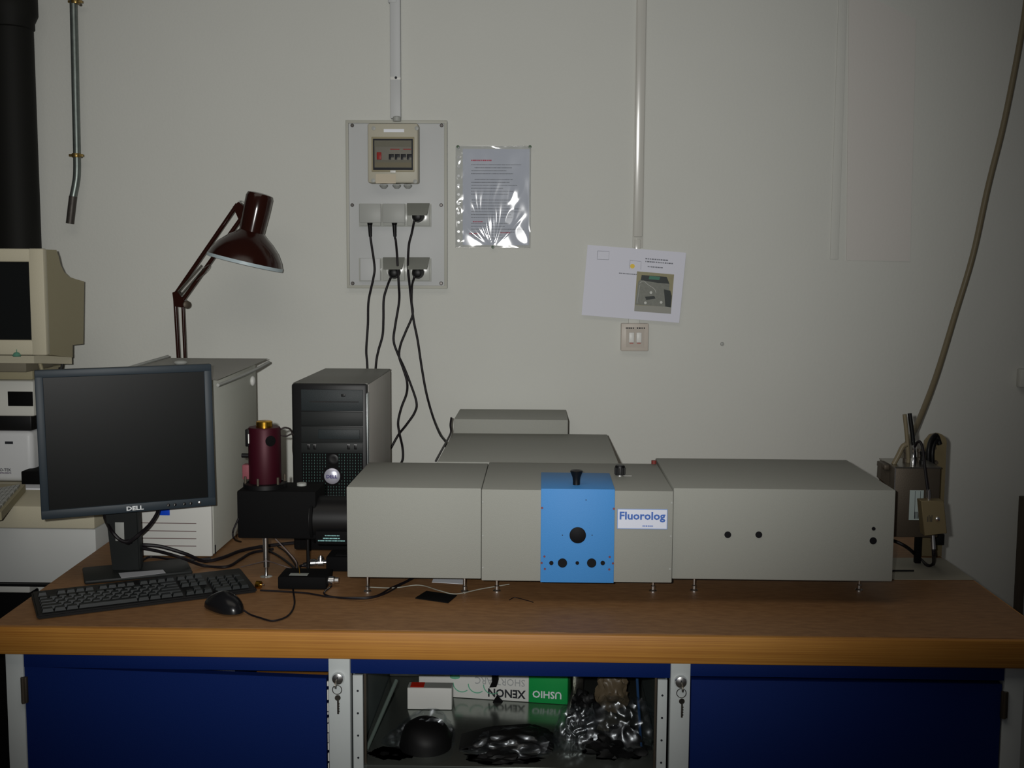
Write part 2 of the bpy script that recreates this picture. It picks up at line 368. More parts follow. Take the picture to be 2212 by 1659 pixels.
solo('plastic_wedge', b, BLACKM, 'tiny black wedge on the shelf before the long white carton', 'wedge', q)
# silver item and white sheets behind
q = aY(1236, 1490, 2.5); q2 = aY(1261, 1460, 2.5)
b = MB(); b.box(q.x, q2.x, 2.5, 2.56, SZ, q2.z+.03, .002); solo('silver_canister', b, STEEL, 'small silver box standing right of the green carton end', 'box', (q.x, 2.5, SZ))
q = aY(842, 1530, 2.6); q2 = aY(888, 1440, 2.6)
solo('cardboard_sheet', MB().box(q.x, q2.x+.05, 2.6, 2.61, SZ, zt-.02, .001), OFFW, 'white cardboard sheet leaning at the back left of the open cabinet', 'cardboard', (q.x, 2.6, SZ))
q1_, q2_ = aY(856, 1470, 2.32), aY(792, 1668, 2.17)
q2_.z = SZ+.006
solo('grey_rod', MB().cyl(q1_, q2_, .0042, seg=10), mat('grey_tube', (96, 108, 102), .4), 'thin grey rod leaning on the left inside the open cabinet', 'rod', q2_)

def lump(c, r, sc, seed, amp=.25, sub=4, freq=9, sharp=1.0):
    t = bmesh.new(); bmesh.ops.create_icosphere(t, subdivisions=sub, radius=1); from mathutils import noise
    for v in t.verts:
        d = v.co.normalized(); n = noise.noise(d*freq*.3+Vector((seed, 0, 0))); n2 = abs(noise.noise(d*freq+Vector((0, seed, 0))))
        rr = 1+amp*n-amp*sharp*n2
        v.co = Vector((d.x*r*sc[0]*rr, d.y*r*sc[1]*rr, d.z*r*sc[2]*rr))+Vector(c)
        v.co.z = max(v.co.z, SZ+.001)
    b = MB(); b.merge(t); return b
BAGF = film('clear_bag_film', .1, .3, (.9, .95, 1))
BAGM = film('milky_bag_film', .3, .3, (.6, .6, .55), bump=.3)
DARKI = mat('black_foam', (15, 15, 16), .55)
P = lambda x, y, Y: aY(x, y, Y)
def item(name, cen, Y, r, sc, seed, m, label, cat, **k):
    c = P(cen[0], cen[1], Y); solo(name, lump(c, r, sc, seed, **k), m, label, cat, (c.x, c.y, SZ), ang=60 if m in (BAGF, BAGM) else 40)
b = MB(); c = P(922, 1618, 2.2); b.lathe([(.001, .034), (.02, .033), (.038, .026), (.05, .012), (.054, -.02)], (c.x, c.y, SZ+.02), (.2, -.25, 1)); 
solo('black_dome', b, DARKI, 'round black dome in a clear bag at the left of the shelf', 'dome', (c.x, c.y, SZ))
b = MB(); p0 = P(985, 1640, 2.19); p1_ = P(1060, 1566, 2.27); p2_ = P(1150, 1548, 2.3); p3_ = P(1190, 1562, 2.3); p4_ = P(1200, 1650, 2.2)
b.prism([Vector((v.x, 2.18, max(SZ+.001, v.z))) for v in (p0, p1_, p2_, p3_, p4_)], (0, .09, .0)); bmesh.ops.bevel(b.bm, geom=b.bm.edges[:], offset=.006, segments=2, affect='EDGES')
solo('black_foam_block', b, DARKI, 'slanted black foam block lying in the middle of the shelf', 'foam block', (p1_.x, 2.2, SZ))
item('black_pouch', (1262, 1545), 2.3, .05, (.62, .6, 1.0), 3.1, DARKI, 'upright black pouch right of the green carton end', 'pouch', amp=.3)
item('brown_pouch', (1322, 1495), 2.4, .05, (.75, .5, 1.0), 5.2, mat('brown_plastic_film', (96, 84, 66), .35), 'grey brown plastic pouch behind the black pouch in the open cabinet', 'pouch', amp=.3)
item('black_bundle', (1330, 1620), 2.2, .055, (1.25, .8, .8), 8.4, DARKI, 'wide black bundle of parts at the front right of the shelf', 'bundle', amp=.5)
item('black_bundle', (1085, 1650), 2.15, .04, (1.9, .7, .5), 2.4, DARKI, 'low black bundle at the front middle of the shelf', 'bundle', amp=.5)
item('black_bundle', (850, 1650), 2.17, .04, (1.1, .8, .55), 6.4, DARKI, 'small black bundle at the front left corner of the shelf', 'bundle', amp=.5)
item('clear_bag', (905, 1600), 2.22, .075, (1.0, .6, .85), 1.7, BAGF, 'crumpled clear plastic bag around the round black dome', 'plastic bag', amp=.34, sub=5, freq=2.6)
item('clear_bag', (1100, 1625), 2.2, .085, (1.15, .6, .6), 4.9, BAGF, 'crumpled clear plastic bag over the slanted black foam block', 'plastic bag', amp=.34, sub=5, freq=2.6)
item('clear_bag', (1245, 1580), 2.22, .055, (.8, .6, 1.1), 9.3, BAGF, 'bright creased clear bag in front of the upright black pouch', 'plastic bag', amp=.4, sub=5, freq=3)
item('clear_bag', (1345, 1590), 2.22, .085, (.85, .6, 1.0), 12.2, BAGF, 'large creased clear bag at the right side of the shelf', 'plastic bag', amp=.34, sub=5, freq=2.6)
q1_, q2_ = aY(1376, 1462, 2.3), aY(1385, 1650, 2.18); q2_.z = SZ+.004
solo('blue_rod', MB().cyl(q1_, q2_, .003, seg=8), mat('blue_tube', (40, 70, 110), .4), 'thin blue rod standing at the right inside the open cabinet', 'rod', q2_)
q1_, q2_ = aY(1405, 1600, 2.25), aY(1420, 1665, 2.16); q2_.z = SZ+.004
solo('grey_rod', MB().cyl(q1_, q2_, .003, seg=8), mat('grey_tube_dim', (90, 100, 95), .4), 'short grey rod at the right front corner of the open cabinet', 'rod', q2_)

# ================================================================== spectrometer on the desk
FYA, FYB, FYC = 2.295, 2.288, 2.30
t = thing('spectrometer', 'long pale grey benchtop spectrometer with a blue panel at the middle of worktop', 'instrument', (.16, 2.5, DESK))
TZA, TZB, TZC = 1.061, 1.0605, 1.065
BZA = aY(900, 1249, FYA).z; BZB = aY(1250, 1257, FYB).z; BZC = aY(1700, 1254, FYC).z
xa0 = aY(749, 1150, FYA).x; xb0 = aY(1040, 1150, FYB).x; xc0 = aY(1453, 1150, FYC).x; xc1 = aY(1932, 1150, FYC).x
ha = obj('left_housing', MB().box(xa0, xb0-.0008, FYA, 2.6, BZA, TZA, .0025), INST, t)
hb = obj('centre_housing', MB().box(xb0, xc0-.001, FYB, 2.62, BZB, TZB, .0025), INST, t)
hc = obj('right_housing', MB().box(xc0, xc1, FYC, 2.675, BZC, TZC, .003), INST, t)
obj('rear_housing', MB().box(-.245, .184, 2.6205, 3.09, BZA, TZB, .0025), INST, t)
obj('detector_housing', MB().box(-.242, .075, 3.0905, 3.32, BZA+.02, 1.1, .0025), INST, t)
# the white edge at the back of the left housing
# blue sample door
px0, px1 = aY(1168, 1150, FYB).x, aY(1327, 1150, FYB).x
pb = aZ(1168, 1023, TZB).y
b = MB(); b.box(px0, px1, FYB-.003, FYB+.0005, BZB-.001, TZB+.003, .001); b.box(px0, px1, FYB-.002, pb, TZB-.0005, TZB+.003, .001)
bp = obj('blue_lid', b, BLUEP, t)
def port(x, y, r, Y, parent, name='port', m=HOLE, d=.002, prof=None):
    p = aY(x, y, Y); return obj(name, MB().lathe([(r, 0), (r, d*.7), (r*.92, d)], (p.x, Y, p.z), (0, -1, 0), 28), m, parent)
k = 2.29/F*1.02
for x, y, r in ((1248, 1156, 17.7), (1215, 1216, 10), (1278, 1216, 10), (1191, 1216, 4.6), (1247, 1216, 3.9), (1302, 1216, 4.8)): port(x, y, r*k, FYB-.003, bp)
SCR = mat('small_screw', (120, 70, 80), .5, .5)
for x, y in ((1171, 1097), (1326, 1099), (1176, 1202), (1170, 1216), (1177, 1229), (1317, 1203), (1324, 1217), (1316, 1230)): port(x, y, 2.4*k, FYB-.003, bp, 'screw', SCR, .001)
for x, y in ((1215, 1156), (1279, 1156), (1266, 1080)): port(x, y, 1.2*k, FYB-.003, bp, 'screw', INK, .0006)
for x, y, r in ((1572, 1155, 7.2), (1639, 1155, 7.2), (1887, 1142, 4), (1886, 1168, 7.6)): port(x, y, r*k, FYC, hc, 'plug')
for x, y in ((1455, 1086), (1453, 1158), (1451, 1229)): port(x-4, y, 2.2*k, FYB, hb, 'screw', GREYP, .0008)
for x, y in ((1043, 1084), (1043, 1157), (1043, 1226)): port(x, y, 2.0*k, FYB, hb, 'screw', GREYP, .0008)
# nameplate
a, c = aY(1333, 1142, FYB), aY(1442, 1100, FYB)
NP = mat('nameplate_blue_edge', (120, 150, 205), .4)
np_ = obj('nameplate', MB().box(a.x, c.x, FYB-.0012, FYB, a.z, c.z), NP, t)
obj('nameplate_face', MB().box(a.x+.0012, c.x-.0012, FYB-.0016, FYB-.001, a.z+.0012, c.z-.0012), mat('nameplate_white', (214, 218, 232), .4), np_)
text('lettering', 'Fluorolog', .0222, INKB, np_, (a.x+.0035, FYB-.0018, c.z-.0215), sx=1.1, bold=.0006)
b = MB(); scribble(b, a.x+.052, a.x+.074, FYB-.0017, a.z+.0055, .0022, random.Random(4)); obj('small_print', b, INKB, np_)
# knobs on top
q = aZ(1245, 1047, TZB+.003)
obj('lid_knob', MB().lathe([(.0075, 0), (.0075, .008), (.0085, .016), (.0125, .026), (.0135, .029), (.012, .0305), (.004, .0285)], (q.x, q.y, q.z), (0, 0, 1), 30), BLACK, t, label='flared black knob')
q = aZ(1339, 1028, TZB)
kb = obj('ribbed_knob', MB().lathe([(.011, 0), (.011, .018), (.0095, .021), (.0, .0212)], (q.x, q.y, q.z+.003), (0, 0, 1), 30), BLACK, t, label='ribbed black knob with steel collar')
b = MB()
for j in range(18):
    an = 2*math.pi*j/18; b.cyl((q.x+.011*math.cos(an), q.y+.011*math.sin(an), q.z+.004), (q.x+.011*math.cos(an), q.y+.011*math.sin(an), q.z+.019), .0011, seg=6)
obj('rib', b, BLACK, kb, kind='stuff')
obj('collar', MB().lathe([(.009, 0), (.009, .003)], q, (0, 0, 1), 24), CHROME, kb)
obj('pointer', MB().box(q.x+.008, q.x+.026, q.y-.002, q.y+.002, q.z, q.z+.001), GREYP, kb)
q = aZ(1412, 1001, TZB)
obj('red_bolt', MB().cyl((q.x, q.y-.005, TZB), (q.x, q.y-.005, TZB+.008), .006, seg=14), mat('dull_red', (120, 50, 45), .5), t)
# side flange to the detector at the right
fz = aY(1938, 1100, 2.45).z
obj('round_flange', MB().lathe([(.055, 0), (.055, .012), (.052, .013)], (xc1, 2.46, fz), (1, 0, 0), 40), STEEL, t)
# feet
for x, y in ((793, 1281), (1003, 1281), (1073, 1280), (1411, 1280), (1500, 1279), (1857, 1278)):
    q = aZ(x, y, DESK); top = BZA if x < 1030 else (BZB if x < 1430 else BZC)
    ft = obj('foot', MB().lathe([(.0085, 0), (.0085, .003), (.005, .006), (.005, .013), (.003, .015), (.003, top-DESK)], (q.x, q.y+.006, DESK), (0, 0, 1), 18), CHROME, t)
for x in (-.3, .6): # rear feet keep the long body level
    obj('foot', MB().lathe([(.0085, 0), (.0085, .003), (.005, .006), (.005, .013), (.003, .015), (.003, .05)], (x, 2.56, DESK), (0, 0, 1), 18), CHROME, t)
for x in (-.2, .14):
    obj('foot', MB().lathe([(.0085, 0), (.0085, .003), (.005, .006), (.003, .05)], (x, 3.0, DESK), (0, 0, 1), 18), CHROME, t)

# ================================================================== detector assembly left of the spectrometer
t = thing('lamp_housing', 'black box with maroon cylinder on a chrome post between keyboard and computer tower', 'detector', tuple(aZ(575, 1245, DESK)))
DY = 2.43
a, c = aY(513, 1163, DY), aY(682, 1062, DY)
q = aZ(575, 1245, DESK)
hb_ = obj('black_box', MB().box(a.x, c.x, DY, DY+.11, a.z, c.z, .004), BLACKM, t)
cx = aY(571, 1000, 2.475).x; cyy = 2.48
z0 = aY(571, 1045, cyy).z; z1 = aY(571, 922, cyy).z
rad = (aY(606, 980, cyy).x-aY(537, 980, cyy).x)/2
obj('maroon_cylinder', MB().lathe([(rad*.97, 0), (rad, .003), (rad, z1-z0-.004), (rad*.94, z1-z0)], (cx, cyy, z0), (0, 0, 1), 40), MAG, t)
obj('brass_cap', MB().lathe([(rad*.5, 0), (rad*.5, .012), (rad*.42, .014)], (cx, cyy, z1), (0, 0, 1), 30), BRASS, t)
fl = obj('flange', MB().lathe([(rad*1.35, 0), (rad*1.35, .01), (rad*1.1, .012), (rad*1.1, z0-c.z+.002)], (cx, cyy, c.z), (0, 0, 1), 32), BLACK, t)
for k_ in range(6):
    an = 2*math.pi*k_/6+.4; obj('flange_bolt', MB().cyl((cx+rad*1.22*math.cos(an), cyy+rad*1.22*math.sin(an), c.z+.01), (cx+rad*1.22*math.cos(an), cyy+rad*1.22*math.sin(an), c.z+.026), .003, seg=10), STEELD, fl)
b = MB(); b.lathe([(.011, 0), (.012, .003), (.004, .004)], (cx+rad*.55, cyy-rad*.82, aY(571, 948, cyy).z), (.55, -.82, 0), 16); obj('black_plug', b, BLACKM, t)
e = aY(540, 940, cyy); b = MB(); b.box(e.x-.006, e.x+.008, cyy-.02, cyy+.0, aY(540, 962, cyy).z, aY(540, 925, cyy).z, .002); s_ = obj('side_bracket', b, BLACK, t)
obj('bracket_label', MB().box(e.x+.001, e.x+.007, cyy-.021, cyy-.0195, aY(545, 955, cyy).z, aY(545, 935, cyy).z), WHITEP, s_)
e = aY(530, 984, cyy); obj('thumb_screw', MB().cyl((e.x-.008, cyy, e.z), (e.x+.02, cyy, e.z), .005, seg=12), BLACK, t)
e0, e1 = aY(527, 1033, cyy), aY(545, 1002, cyy); obj('pink_cover', MB().box(e0.x, e1.x+.004, cyy-.015, cyy+.01, e0.z, e1.z, .002), mat('dull_rose_plastic', (130, 72, 80), .5), t)
# round tube joining the box to the spectrometer
a, c = aY(676, 1120, 2.47), aY(752, 1120, 2.47)
tb = obj('coupling_tube', MB().cyl((aY(676, 1120, 2.47).x, 2.47, a.z+.002), (xa0, 2.47, a.z+.002), .05, seg=36), BLACK, t)
obj('coupling_ring', MB().lathe([(.054, 0), (.054, .006), (.05, .007)], (a.x+.002, 2.47, a.z+.002), (1, 0, 0), 36), BLACKM, t)
for xx in (a.x+.012, xa0-.006):
    obj('set_screw', MB().cyl((xx, 2.44, a.z+.043), (xx, 2.438, a.z+.046), .0018, seg=8), CHROME, tb)
b = MB(); rn = random.Random(9)
for (x0, x1, y) in ((702, 733, 1158), (698, 735, 1164), (687, 745, 1169)):
    p0, p1_ = aY(x0, y, 2.415), aY(x1, y, 2.415); scribble(b, p0.x, p1_.x, 2.4149, p0.z, .0024, rn, wmin=.4, wmax=1.2)
pl_ = aY(682, 1176, 2.416); pr_ = aY(748, 1148, 2.416)
lp = obj('label_plate', MB().box(pl_.x, xa0-.001, 2.415, 2.45, pl_.z, pr_.z, .002), BLACKM, t)
obj('lettering', b, mat('pale_cyan_print', (150, 205, 205), .5), lp)
b = MB(); e = aY(652, 1060, 2.5); b.lathe([(.011, 0), (.011, .006), (.008, .007)], (e.x, 2.5, aY(652, 1062, DY).z), (0, 0, 1), 20); obj('round_button', b, GREYP, t)
b = MB(); b.lathe([(.014, 0), (.005, .002), (.0032, .006), (.0032, .02), (.006, .022), (.006, aY(575, 1164, DY).z-DESK)], (q.x, q.y, DESK), (0, 0, 1), 22); obj('post', b, CHROME, t)
q2_ = aY(665, 1165, 2.52); obj('post', MB().lathe([(.012, 0), (.004, .003), (.004, q2_.z-DESK)], (q2_.x, 2.52, DESK), (0, 0, 1), 16), BLACK, t)
# thin wires hanging from the housing
def cable(name, pts, r, m, label, cat='cable', seg=8):
    pts = [Vector(p) for p in pts]; lo = min(pts, key=lambda v: v.z)
    return solo(name, MB().tube(pts, r, seg, 8), m, label, cat, tuple(pts[0]))
GREYW = mat('grey_wire', (110, 100, 100), .5)
cable('wire', [aY(600, 930, 2.5), aY(618, 924, 2.6), aY(632, 938, 2.75), aY(640, 1000, 3.18), (-.62, 3.2, DESK+.004)], .0022, GREYW, 'grey wire arching from the maroon cylinder behind the computer tower')
cable('wire', [aY(600, 940, 2.5), aY(618, 942, 2.6), aY(636, 945, 2.75), aY(642, 1020, 3.2), (-.63, 3.24, DESK+.004)], .002, GREYW, 'lower straight grey wire from the maroon cylinder behind computer tower')
cable('wire', [aY(515, 1120, 2.43), aY(503, 1150, 2.42), aY(508, 1166, 2.45), aZ(520, 1170, DESK+.02)], .0022, CABLE, 'black wire looping at the left side of the black detector box')

# ================================================================== computer tower
t = thing('computer_tower', 'black and grey computer tower standing behind the detector box', 'computer', (-.515, 2.7, DESK), 0)
TX0, TX1, TY0, TY1, TZ = -.607, -.422, 2.70, 3.12, 1.235
SIDEG = mat('tower_side_paint', (168, 164, 158), .5)
obj('case', MB().box(TX0+.004, TX1, TY0+.03, TY1, DESK+.004, TZ-.003, .003), SIDEG, t)
obj('top_cover', MB().box(TX0+.002, TX1, TY0+.012, TY1, TZ-.003, TZ+.001, .001), mat('tower_top_paint', (96, 96, 90), .45), t)
b = MB(); b.box(TX0, TX1-.001, TY0, TY0+.03, DESK+.002, TZ, .006); obj('front_frame', b, BLACK, t)
obj('side_highlight_strip', MB().box(TX1-.004, TX1+.0005, TY0+.004, TY0+.03, DESK+.01, TZ-.022, .002), mat('satin_grey', (140, 145, 145), .25, .6), t)
def face(x0, y0, x1, y1, Y, d=.004, bev=.001): 
    a, c = aY(x0, y1, Y), aY(x1, y0, Y); return MB().box(a.x, c.x, Y-d, Y+.003, a.z, c.z, bev)
f1 = obj('drive_door', face(651, 842, 784, 887, TY0, .0025), DGREY, t)
obj('drive_button', face(737, 851, 746, 857, TY0-.0025, .001), BLACK, f1)
obj('drive_slot', face(668, 867, 775, 869, TY0-.0025, .0004, 0), BLACK, f1)
obj('drive_door', face(651, 890, 784, 919, TY0, .0025), DGREY2, t)
f2 = obj('drive_door', face(651, 922, 784, 955, TY0, .002), DGREY2, t)
obj('floppy_cover', face(688, 928, 777, 948, TY0-.002, .0018), DGREY, f2)
pp = obj('port_panel', face(651, 957, 784, 978, TY0, .002), DGREY2, t)
for x in (667, 680, 753, 768):
    obj('jack', face(x-3, 960, x+3, 971, TY0-.002, .001), BLACK, pp); obj('jack_rim', face(x-3, 960, x+3, 961.5, TY0-.003, .001, 0), CHROME, pp)
gr = obj('grille', face(653, 979, 784, 1056, TY0, .0012), BLACKM, t)
obj('grille_tip', face(694, 1056, 750, 1076, TY0, .0012), BLACKM, t)
b = MB()
for i in range(22):
    for j in range(16):
        x = 656+i*5.9; y = 982+j*6.3
        if math.hypot(x-718, y-1028) < 22 or (abs(x-719) < 13 and y < 1010): continue
        if j > 11 and not (697 < x < 750): continue
        a = aY(x, y, TY0-.001); b.box(a.x-.0007, a.x+.0007, TY0-.0022, TY0-.001, a.z-.0018, a.z+.0018)
obj('grille_glint', b, mat('grille_cyan_glint', (84, 116, 110), .3, .4), gr, kind='stuff')  # cyan reflections of the holes put into the colour of these bars
lg = aY(718, 1028, TY0); em = obj('round_emblem', MB().lathe([(.0195, 0), (.0195, .004), (.0165, .0065), (.009, .0085), (0, .0092)], (lg.x, TY0, lg.z), (0, -1, 0), 36), mat('silver_emblem', (205, 205, 220), .3, .5), t)
text('lettering', 'DELL', .0115, mat('purple_blue_ink', (60, 50, 110), .5), em, (lg.x, TY0-.0095, lg.z-.004), align='CENTER', sx=1.05, bold=.0003)
pw = aY(720, 992, TY0); obj('power_button', MB().lathe([(.013, 0), (.013, .003), (.010, .004), (.006, .0035)], (pw.x, TY0, pw.z), (0, -1, 0), 28), BLACK, t)
obj('lower_front', face(648, 1080, 786, 1185, TY0, .001), BLACKM, t)

# ================================================================== black box with connector, bits on the desk
a = aZ(600, 1275, DESK); c = aZ(704, 1277, DESK)
t = thing('adapter_box', 'small black box with white label lying before the detector post', 'adapter', (a.x, a.y, DESK), 0)
zt_ = aY(600, 1246, a.y).z
bb = obj('case', MB().box(a.x, c.x, a.y, a.y+.075, DESK+.002, zt_, .003), BLACKM, t)
obj('label', MB().box(a.x+.022, a.x+.062, a.y+.012, a.y+.03, zt_, zt_+.0005), mat('grey_label', (150, 155, 150), .6), t)
for xx in (a.x+.01, c.x-.01): obj('rubber_foot', MB().cyl((xx, a.y+.02, DESK), (xx, a.y+.02, DESK+.004), .004, seg=10), BLACK, t)
obj('aerial_pin', MB().cyl((a.x+.043, a.y+.025, zt_), (a.x+.041, a.y+.025, zt_+.018), .0008, seg=8), BRASS, t)
e = aY(708, 1257, a.y+.03)
cn = obj('round_connector', MB().lathe([(.009, 0), (.009, .012), (.0065, .014), (.0065, .022)], (c.x, a.y+.03, (DESK+zt_)/2), (1, 0, 0), 22), CHROME, t)
a2 = aZ(704, 1236, DESK); 
t = thing('power_supply', 'black power supply brick half hidden behind the left end of spectrometer', 'power supply', (a2.x, a2.y, DESK), 0)
obj('case', MB().box(a2.x, a2.x+.13, a2.y, a2.y+.07, DESK+.001, DESK+.036, .004), BLACKM, t)
obj('label', MB().box(a2.x+.02, a2.x+.1, a2.y+.015, a2.y+.05, DESK+.036, DESK+.0365), BLACK, t)
e = aZ(687, 1219, DESK+.01); ez_ = e.z; a2 = Vector((0, e.y+.02, 0))
t = thing('coax_connector', 'shiny chrome tee connector lying behind the small black box', 'connector', (e.x, a2.y-.02, DESK), 0)
b = MB(); b.lathe([(.007, 0), (.0095, .001), (.0095, .012), (.0075, .013), (.0075, .017), (.0115, .018), (.0115, .030), (.006, .031), (.006, .038)], (e.x-.018, a2.y-.02, DESK+.0125), (1, .12, .04), 24); obj('barrel', b, CHROME, t)
obj('barrel', MB().lathe([(.007, 0), (.007, .010), (.0045, .011), (.0045, .014)], (e.x+.006, a2.y-.021, DESK+.0165), (0, .2, 1), 22), CHROME, t)
obj('boot', MB().cyl((e.x-.034, a2.y-.024, DESK+.01), (e.x-.013, a2.y-.02, DESK+.012), .004, .006), BLACK, t)
e = aZ(560, 1271, DESK)
t = thing('coax_connector', 'brass and chrome plug on the desk at the right end of keyboard', 'connector', (e.x, e.y, DESK), 0)
obj('shell', MB().lathe([(.0065, 0), (.0085, .001), (.0085, .010), (.006, .012)], (e.x-.006, e.y, DESK+.0087), (1, -.3, 0), 22), BRASS, t)
obj('pin', MB().cyl((e.x+.005, e.y-.003, DESK+.0087), (e.x+.012, e.y-.005, DESK+.0087), .002), CHROME, t)
a = [aZ(x, y, DESK+.001) for x, y in ((897, 1293), (921, 1278), (987, 1287), (968, 1303))]
solo('rubber_pad', MB().prism(a, (0, 0, .002)), BLACKM, 'flat black rubber pad on the desk under the left part of spectrometer', 'pad', a[0])
a = [aZ(x, y, DESK+.0006) for x, y in ((940, 1240), (1000, 1240), (1000, 1262), (933, 1258))]
solo('paper_slip', MB().prism(a, (0, 0, .0006)), WHITE, 'white paper slip under the spectrometer beside its second foot', 'paper', a[0])
cable('hair_wire', [aZ(1100, 1296, DESK+.001), aZ(1112, 1291, DESK+.001), aZ(1135, 1296, DESK+.001), aZ(1152, 1301, DESK+.001)], .0009, CABLE, 'short bent black wire lying alone on the desk before the spectrometer')
dz = DESK+.003
cable('mouse_cable', [aZ(526, 1318, dz+.006), aZ(540, 1327, dz), aZ(560, 1334, dz), aZ(590, 1341, dz), aZ(622, 1330, dz), aZ(636, 1305, dz), aZ(633, 1270, dz+.0), aZ(640, 1255, dz), aZ(640, 1225, dz), aZ(620, 1195, dz), aZ(600, 1180, dz)], .0019, CABLE, 'thin black cable running from the mouse behind the small black box')
cable('coax_cable', [aZ(562, 1275, dz), aZ(600, 1277, dz), aZ(660, 1281, dz), aZ(710, 1289, dz), aZ(760, 1291, dz), aZ(810, 1288, dz), aZ(845, 1270, dz), aZ(880, 1254, dz), aZ(900, 1240, dz), aZ(930, 1215, dz)], .002, CABLE, 'black cable from the brass plug passing under the spectrometer')
cable('coax_cable', [aZ(716, 1266, dz), aZ(700, 1282, dz), aZ(730, 1291, dz), aZ(790, 1293, dz+.003), aZ(830, 1283, dz+.003), aZ(865, 1264, dz), aZ(900, 1245, dz), aZ(950, 1210, dz)], .0019, CABLE, 'second black cable curling from the chrome plug under the spectrometer')
cable('wire', [aZ(790, 1268, dz), aZ(850, 1270, dz), aZ(905, 1264, dz), aZ(950, 1276, dz+.003), aZ(985, 1283, dz), aZ(1040, 1272, dz), aZ(1100, 1262, dz)], .0011, mat('clear_grey_wire', (150, 150, 140), .4), 'thin pale wire winding on the desk under the spectrometer')
cable('wire', [aY(595, 1164, 2.47), aY(620, 1190, 2.46), aY(640, 1215, 2.46), aZ(640, 1236, DESK+.003)], .0013, GREYW, 'thin grey wire drooping from the detector box to the desk')
cable('wire', [aZ(520, 1225, dz), aY(560, 1215, 2.47), aY(578, 1212, 2.455), aY(605, 1220, 2.5), aZ(640, 1232, dz)], .0009, GREYW, 'thin grey wire passing across the foot of the chrome post')
e = aZ(655, 1225, DESK)
cable('coax_cable', [aZ(668, 1224, DESK+.01), aZ(650, 1222, DESK+.012), aZ(640, 1232, DESK+.008), aZ(630, 1222, DESK+.004), aZ(600, 1200, dz), aZ(560, 1180, dz)], .003, CABLE, 'black cable bunched behind the small black box')

# ================================================================== beige computer case with lid
t = thing('beige_case', 'tall beige computer case with loose lid behind the flat monitor', 'computer', (-.9, 2.63, DESK), 0)
BX0, BX1, BY0, BY1, BTZ = -1.02, -.785, 2.625, 3.06, 1.25
obj('side_shell', MB().box(BX0, BX1, BY0+.012, BY1, DESK+.006, BTZ, .003), BEIGE, t)
fr = obj('front_panel', MB().box(BX0+.001, BX1-.001, BY0, BY0+.013, DESK+.002, BTZ-.004, .006), OFFW, t)
for y in (1129, 1146, 1162, 1178):
    a, c = aY(298, y, BY0), aY(424, y+2.5, BY0); obj('vent_slot', MB().box(a.x, c.x, BY0-.0006, BY0+.002, c.z, c.z+.0018), mat('slot_brown', (110, 92, 90), .7) if y == 1129 else bpy.data.materials['slot_brown'], fr)
a, c = aY(345, 1113, BY0), aY(366, 1080, BY0); obj('blue_tab', MB().box(a.x, c.x, BY0-.002, BY0+.001, a.z, c.z, .0006), mat('bright_blue_plastic', (20, 70, 200), .4), fr)
a = aY(457, 1185, BY0+.03); obj('side_clip', MB().box(BX1, BX1+.001, BY0+.015, BY0+.022, a.z-.01, a.z+.012), INK, t)
# lid: thin sheet with a turned-down lip and a slightly bowed front corner
def lidz(u, v): return BTZ+.004+.016*v*0+ .012*(1-v)*0 + .006*math.sin(u*math.pi)
b = MB(); nu, nv = 10, 8; top = []; LX_0, LX_1, LY0, LY1 = -1.035, -.758, 2.6, 3.045
for j in range(nv+1):
    row = []
    for i in range(nu+1):
        u, v = i/nu, j/nv; row.append(b.bm.verts.new((LX_0+(LX_1-LX_0)*u+.012*v, LY0+(LY1-LY0)*v, BTZ+.006+.012*v-.004*(1-v)*u)))
    top.append(row)
for j in range(nv):
    for i in range(nu): b.bm.faces.new((top[j][i], top[j][i+1], top[j+1][i+1], top[j+1][i]))
ext = bmesh.ops.solidify(b.bm, geom=b.bm.faces[:], thickness=.006)
ld = obj('lid', b, OFFW, t)
b = MB(); b.tube([(LX_1+.001, LY0, BTZ-.01), (LX_1+.006, LY0+.15, BTZ-.006), (LX_1+.011, LY0+.3, BTZ+.0), (LX_1+.013, LY1, BTZ+.008)], .004, 8); obj('lid_rim', b, GREYP, ld); b = MB(); b.tube([(LX_0, LY0, BTZ+.006), (LX_0+.002, LY0+.2, BTZ+.014), (LX_0+.012, LY1, BTZ+.022)], .004, 8)
obj('lid_rim', b, GREYP, ld)
e = aZ(390, 785, BTZ+.016)
obj('lid_catch', MB().ball((e.x, e.y, BTZ+.018), .018, (1, 1, .35)), GREYP, ld)
e = aX(545, 822, BX1)
obj('side_knob', MB().ball((BX1+.004, e.y-.012, e.z), .012, (.6, 1, 1.2)), WHITEP, t)
for yy, nm in ((BY0+.05, 0), (BY1-.05, 1)):
    for xx in (BX0+.03, BX1-.03): obj('rubber_foot', MB().cyl((xx, yy, DESK), (xx, yy, DESK+.006), .012, seg=14), BLACK, t)

# ================================================================== flat monitor
TL, TR, BL, BR = aY(74, 800, 2.33), aY(455, 787, 2.48), aY(89, 1124, 2.33), aY(468, 1091, 2.48)
ex = ((TR-TL)+(BR-BL)).normalized(); ez = ((TL-BL)+(TR-BR)); ez = (ez-ex*ez.dot(ex)).normalized(); ey = ez.cross(ex)
cen = (TL+TR+BL+BR)/4; mw, mh = .364, .320
HM = Matrix(((ex.x, ey.x, ez.x, cen.x), (ex.y, ey.y, ez.y, cen.y), (ex.z, ey.z, ez.z, cen.z), (0, 0, 0, 1)))
yawm = math.atan2(ex.y, ex.x); sb_ = aZ(270, 1240, DESK)
t = thing('flat_monitor', 'dark grey flat screen monitor, switched off, standing behind the keyboard', 'monitor', (sb_.x, sb_.y, DESK), yawm)
hw, hh = mw/2, mh/2; bz = .0165
def hp(name, b, m, parent=t, **k): return obj(name, b.xf(HM), m, parent, **k)
